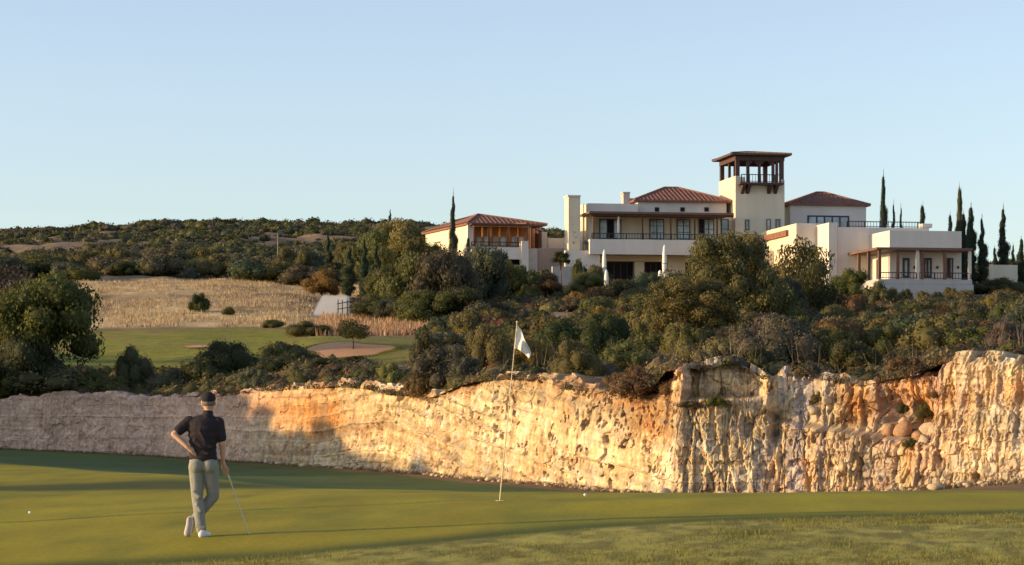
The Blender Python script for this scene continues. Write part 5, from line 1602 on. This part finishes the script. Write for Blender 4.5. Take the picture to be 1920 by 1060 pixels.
# joints (x right, y away, z up)
head = J(.065, .045, 1.64); neck0 = J(.055, .02, 1.44); neck1 = J(.065, .03, 1.56)
shL = J(-.165, .02, 1.40); shR = J(.185, .02, 1.39)
elL = J(-.335, -.06, 1.25); wrL = J(-.17, -.12, 1.10); haL = J(-.115, -.105, 1.06)
elR = J(.235, .03, 1.12); wrR = J(.232, .10, .92); haR = J(.240, .13, .855)
hipL = J(-.085, 0, .93); hipR = J(.10, .01, .93)
knL = J(-.068, .02, .50); anL = J(-.012, -.01, .095)
knR = J(.115, .10, .50); anR = J(-.125, .13, .205)
def hand(mb, wrist, palm, dirv, side, nrm, curl, rr=.0105, spread=.016):
    dirv = dirv.normalized(); side = side.normalized(); nrm = nrm.normalized()
    cap_(mb, wrist, palm, r_(.026), r_(.030))
    for k in range(4):
        o_ = (k-1.5)*spread*1.25
        cap_(mb, palm+side*r_(o_*.6)-dirv*r_(.02), palm+side*r_(o_)+dirv*r_(.028), r_(.016), r_(.0115), 8)
    for k, ln in enumerate((.030, .036, .034, .026)):
        o_ = (k-1.5)*spread*1.25
        p0 = palm+side*r_(o_)+dirv*r_(.028); d_ = dirv
        for j in range(3):
            ang = curl*(.5+.5*j); d_ = (d_*math.cos(ang)+nrm*math.sin(ang)).normalized()
            p1 = p0+d_*r_(ln*(1-.18*j)); cap_(mb, p0, p1, r_(rr*(1-.08*j)), r_(rr*(.92-.08*j)), 8); p0 = p1
    p0 = palm-side*r_(.026)-dirv*r_(.012); p1 = p0+(dirv*.7-side*.55+nrm*.35).normalized()*r_(.040); p2 = p1+(dirv*.8+nrm*.6).normalized()*r_(.03)
    cap_(mb, palm-dirv*r_(.02), p0, r_(.018), r_(.013), 8); cap_(mb, p0, p1, r_(.0125), r_(.0115), 8); cap_(mb, p1, p2, r_(.0115), r_(.0095), 8)
gripTop = J(.246, .135, .885); putH = J(.545, .17, .022)
pd = (putH-gripTop).normalized()
def b_body(mb):
    # head looks away and a little to the right
    mb.ball(head+J(0, .0, .0), (r_(.078), r_(.096), r_(.115)), 20, 14)
    mb.ball(head+J(.006, .03, -.055), (r_(.062), r_(.07), r_(.065)), 16, 10)
    cap_(mb, head+J(.012, .095, -.005), head+J(.012, .118, -.025), r_(.012), r_(.015), 8)      # nose
    mb.ball(head+J(.01, .09, -.06), (r_(.026), r_(.014), r_(.011)), 10, 8)                      # lips
    for s_ in (-1, 1):
        mb.ball(head+J(s_*.080, .005, -.012), (r_(.013), r_(.022), r_(.034)), 10, 8)            # ears
        mb.ball(head+J(s_*.03+.01, .088, .012), (r_(.016), r_(.012), r_(.011)), 10, 8)          # brow/eye
    cap_(mb, neck0, neck1, r_(.052), r_(.052))
    cap_(mb, J(0, .01, 1.08), J(.02, .02, 1.30), r_(.085), r_(.085))
    cap_(mb, J(-.10, .02, 1.385), J(.13, .02, 1.385), r_(.05), r_(.05))
    cap_(mb, shL, elL, r_(.052), r_(.040)); cap_(mb, elL, wrL, r_(.040), r_(.026))
    cap_(mb, shR, elR, r_(.052), r_(.040)); cap_(mb, elR, wrR, r_(.040), r_(.026))
    cap_(mb, J(-.04, .01, .96), J(.05, .01, .96), r_(.085), r_(.085))
    cap_(mb, hipL, knL, r_(.075), r_(.05)); cap_(mb, knL, anL, r_(.05), r_(.035))
    cap_(mb, hipR, knR, r_(.075), r_(.05)); cap_(mb, knR, anR, r_(.05), r_(.035))
    cap_(mb, anL, anL+J(.03, .10, -.05), r_(.035), r_(.028))
    cap_(mb, anR, anR+J(-.04, .02, -.13), r_(.035), r_(.028))
    hand(mb, wrL, haL, J(.06, .01, -.045), J(-.02, -.03, -.06), J(.0, 1, -.2), .25)
    hand(mb, wrR, haR, pd, J(-1, .2, 0), J(.2, .2, -1), .75)
body = organic('body', b_body, GP, per, .0075, 4)
def b_shirt(mb):
    for (z0, rx, ry, cx) in ((.965, .172, .115, .008), (1.02, .170, .118, .006), (1.09, .168, .122, .004), (1.16, .175, .128, .004), (1.24, .188, .132, .006), (1.31, .198, .128, .008), (1.37, .195, .112, .010)):
        mb.ball(J(cx, 0, z0), (r_(rx), r_(ry), r_(.085)), 22, 12)
    cap_(mb, J(-.13, .01, 1.395), J(.05, .02, 1.455), r_(.062), r_(.055)); cap_(mb, J(.155, .01, 1.39), J(.05, .02, 1.455), r_(.062), r_(.055))
    cap_(mb, J(.055, .022, 1.45), J(.06, .028, 1.505), r_(.072), r_(.064))      # collar
    eL = shL.lerp(elL, .68); eR = shR.lerp(elR, .66)
    cap_(mb, shL, eL, r_(.074), r_(.066)); cap_(mb, shR, eR, r_(.074), r_(.068))
    # cloth folds across the back
    cap_(mb, J(-.13, -.085, 1.08), J(.08, -.118, 1.02), r_(.022), r_(.018)); cap_(mb, J(-.08, -.112, 1.18), J(.12, -.10, 1.10), r_(.020), r_(.02))
    cap_(mb, J(-.02, -.12, 1.30), J(.05, -.118, 1.16), r_(.018), r_(.016))
shirt = organic('polo_shirt', b_shirt, SH, body, .009, 5)
def b_tr(mb):
    mb.ball(J(.008, 0, .955), (r_(.162), r_(.112), r_(.07)), 20, 10)
    mb.ball(J(-.068, -.02, .87), (r_(.100), r_(.118), r_(.105)), 18, 12)
    mb.ball(J(.088, -.01, .87), (r_(.100), r_(.118), r_(.105)), 18, 12)
    cap_(mb, J(-.075, 0, .86), knL, r_(.098), r_(.072)); cap_(mb, knL, anL+J(-.004, 0, .0), r_(.072), r_(.062))
    cap_(mb, J(.095, .01, .86), knR, r_(.100), r_(.074)); cap_(mb, knR, anR.lerp(knR, .08), r_(.074), r_(.058))
    # creases
    cap_(mb, J(-.10, -.045, .56), J(-.03, -.06, .50), r_(.026), r_(.022))
    cap_(mb, J(-.06, -.05, .40), J(-.01, -.06, .33), r_(.026), r_(.02)); cap_(mb, anL+J(-.05, -.03, .05), anL+J(.04, -.04, .03), r_(.026), r_(.026))
trs = organic('trousers', b_tr, TR, body, .009, 5)
def b_cap(mb):
    mb.ball(head+J(0, -.002, .045), (r_(.090), r_(.106), r_(.078)), 22, 14)
    mb.ball(head+J(.012, .13, .03), (r_(.062), r_(.075), r_(.011)), 16, 8)
organic('cap', b_cap, CAPM, body, .007, 3)
MB().tube([head+J(-.06, -.082, .012), head+J(0, -.105, .008), head+J(.06, -.082, .012)], [r_(.006)]*3, 8).build('cap_strap', CAPM, None).parent = body
def b_hair(mb):
    mb.ball(head+J(0, -.018, -.012), (r_(.083), r_(.086), r_(.062)), 20, 12)
organic('hair', b_hair, HAIR, body, .007, 2)
def b_shoeL(mb):
    cap_(mb, J(-.008, -.045, .045), J(.045, .13, .036), r_(.043), r_(.036)); mb.ball(J(0, -.03, .075), (r_(.045), r_(.05), r_(.045)))
organic('shoe', b_shoeL, SHOE, body, .008, 3)
def b_shoeR(mb):
    cap_(mb, J(-.160, .105, .215), J(-.195, .125, .045), r_(.046), r_(.042)); mb.ball(J(-.145, .12, .2), (r_(.046), r_(.05), r_(.045)))
s2 = organic('shoe', b_shoeR, SHOE, body, .008, 3)
def b_soleR(mb):
    cap_(mb, J(-.172, .065, .225), J(-.178, .072, .15), r_(.030), r_(.036)); cap_(mb, J(-.178, .072, .15), J(-.200, .088, .05), r_(.036), r_(.040))
organic('sole', b_soleR, SOLE, s2, .008, 3)
# putter (held, so a thing of its own)
pw = lambda v: Vector((Xp, Yp, Zp))+v
put = empty('putter', pw(putH)); tag(put, 'putter with pale grip and dark head in the golfer\'s right hand', 'golf club')
MB().tube([pw(gripTop-pd*.04), pw(gripTop+pd*r_(.27))], [r_(.013), r_(.011)], 10).build('grip', GRIP, put)
MB().tube([pw(gripTop+pd*r_(.27)), pw(putH)], [r_(.0065), r_(.006)], 8).build('shaft', STEEL, put)
mb = MB(); p = pw(putH)
mb.hexa([tuple(p+J(*q)) for q in ((-.02, -.02, -.02), (.10, -.02, -.02), (.10, .035, -.02), (-.02, .05, -.02), (-.02, -.02, .008), (.10, -.02, .008), (.095, .03, .004), (-.02, .045, .004))])
mb.build('club_head', PHEAD, put)

# unseen post added left of the frame to cast a thin shadow
Ypo = 33.6; Xpo = -9.6
zpo = lowg(Xpo/Ypo*F+960, Ypo)
o = MB().tube([(Xpo, Ypo, zpo-.1), (Xpo, Ypo, zpo+2.0)], [.11, .10], 8).build('shadow_post', M['greywood'])
tag(o, 'unseen wooden post added left of the green to cast a thin shadow', 'post')
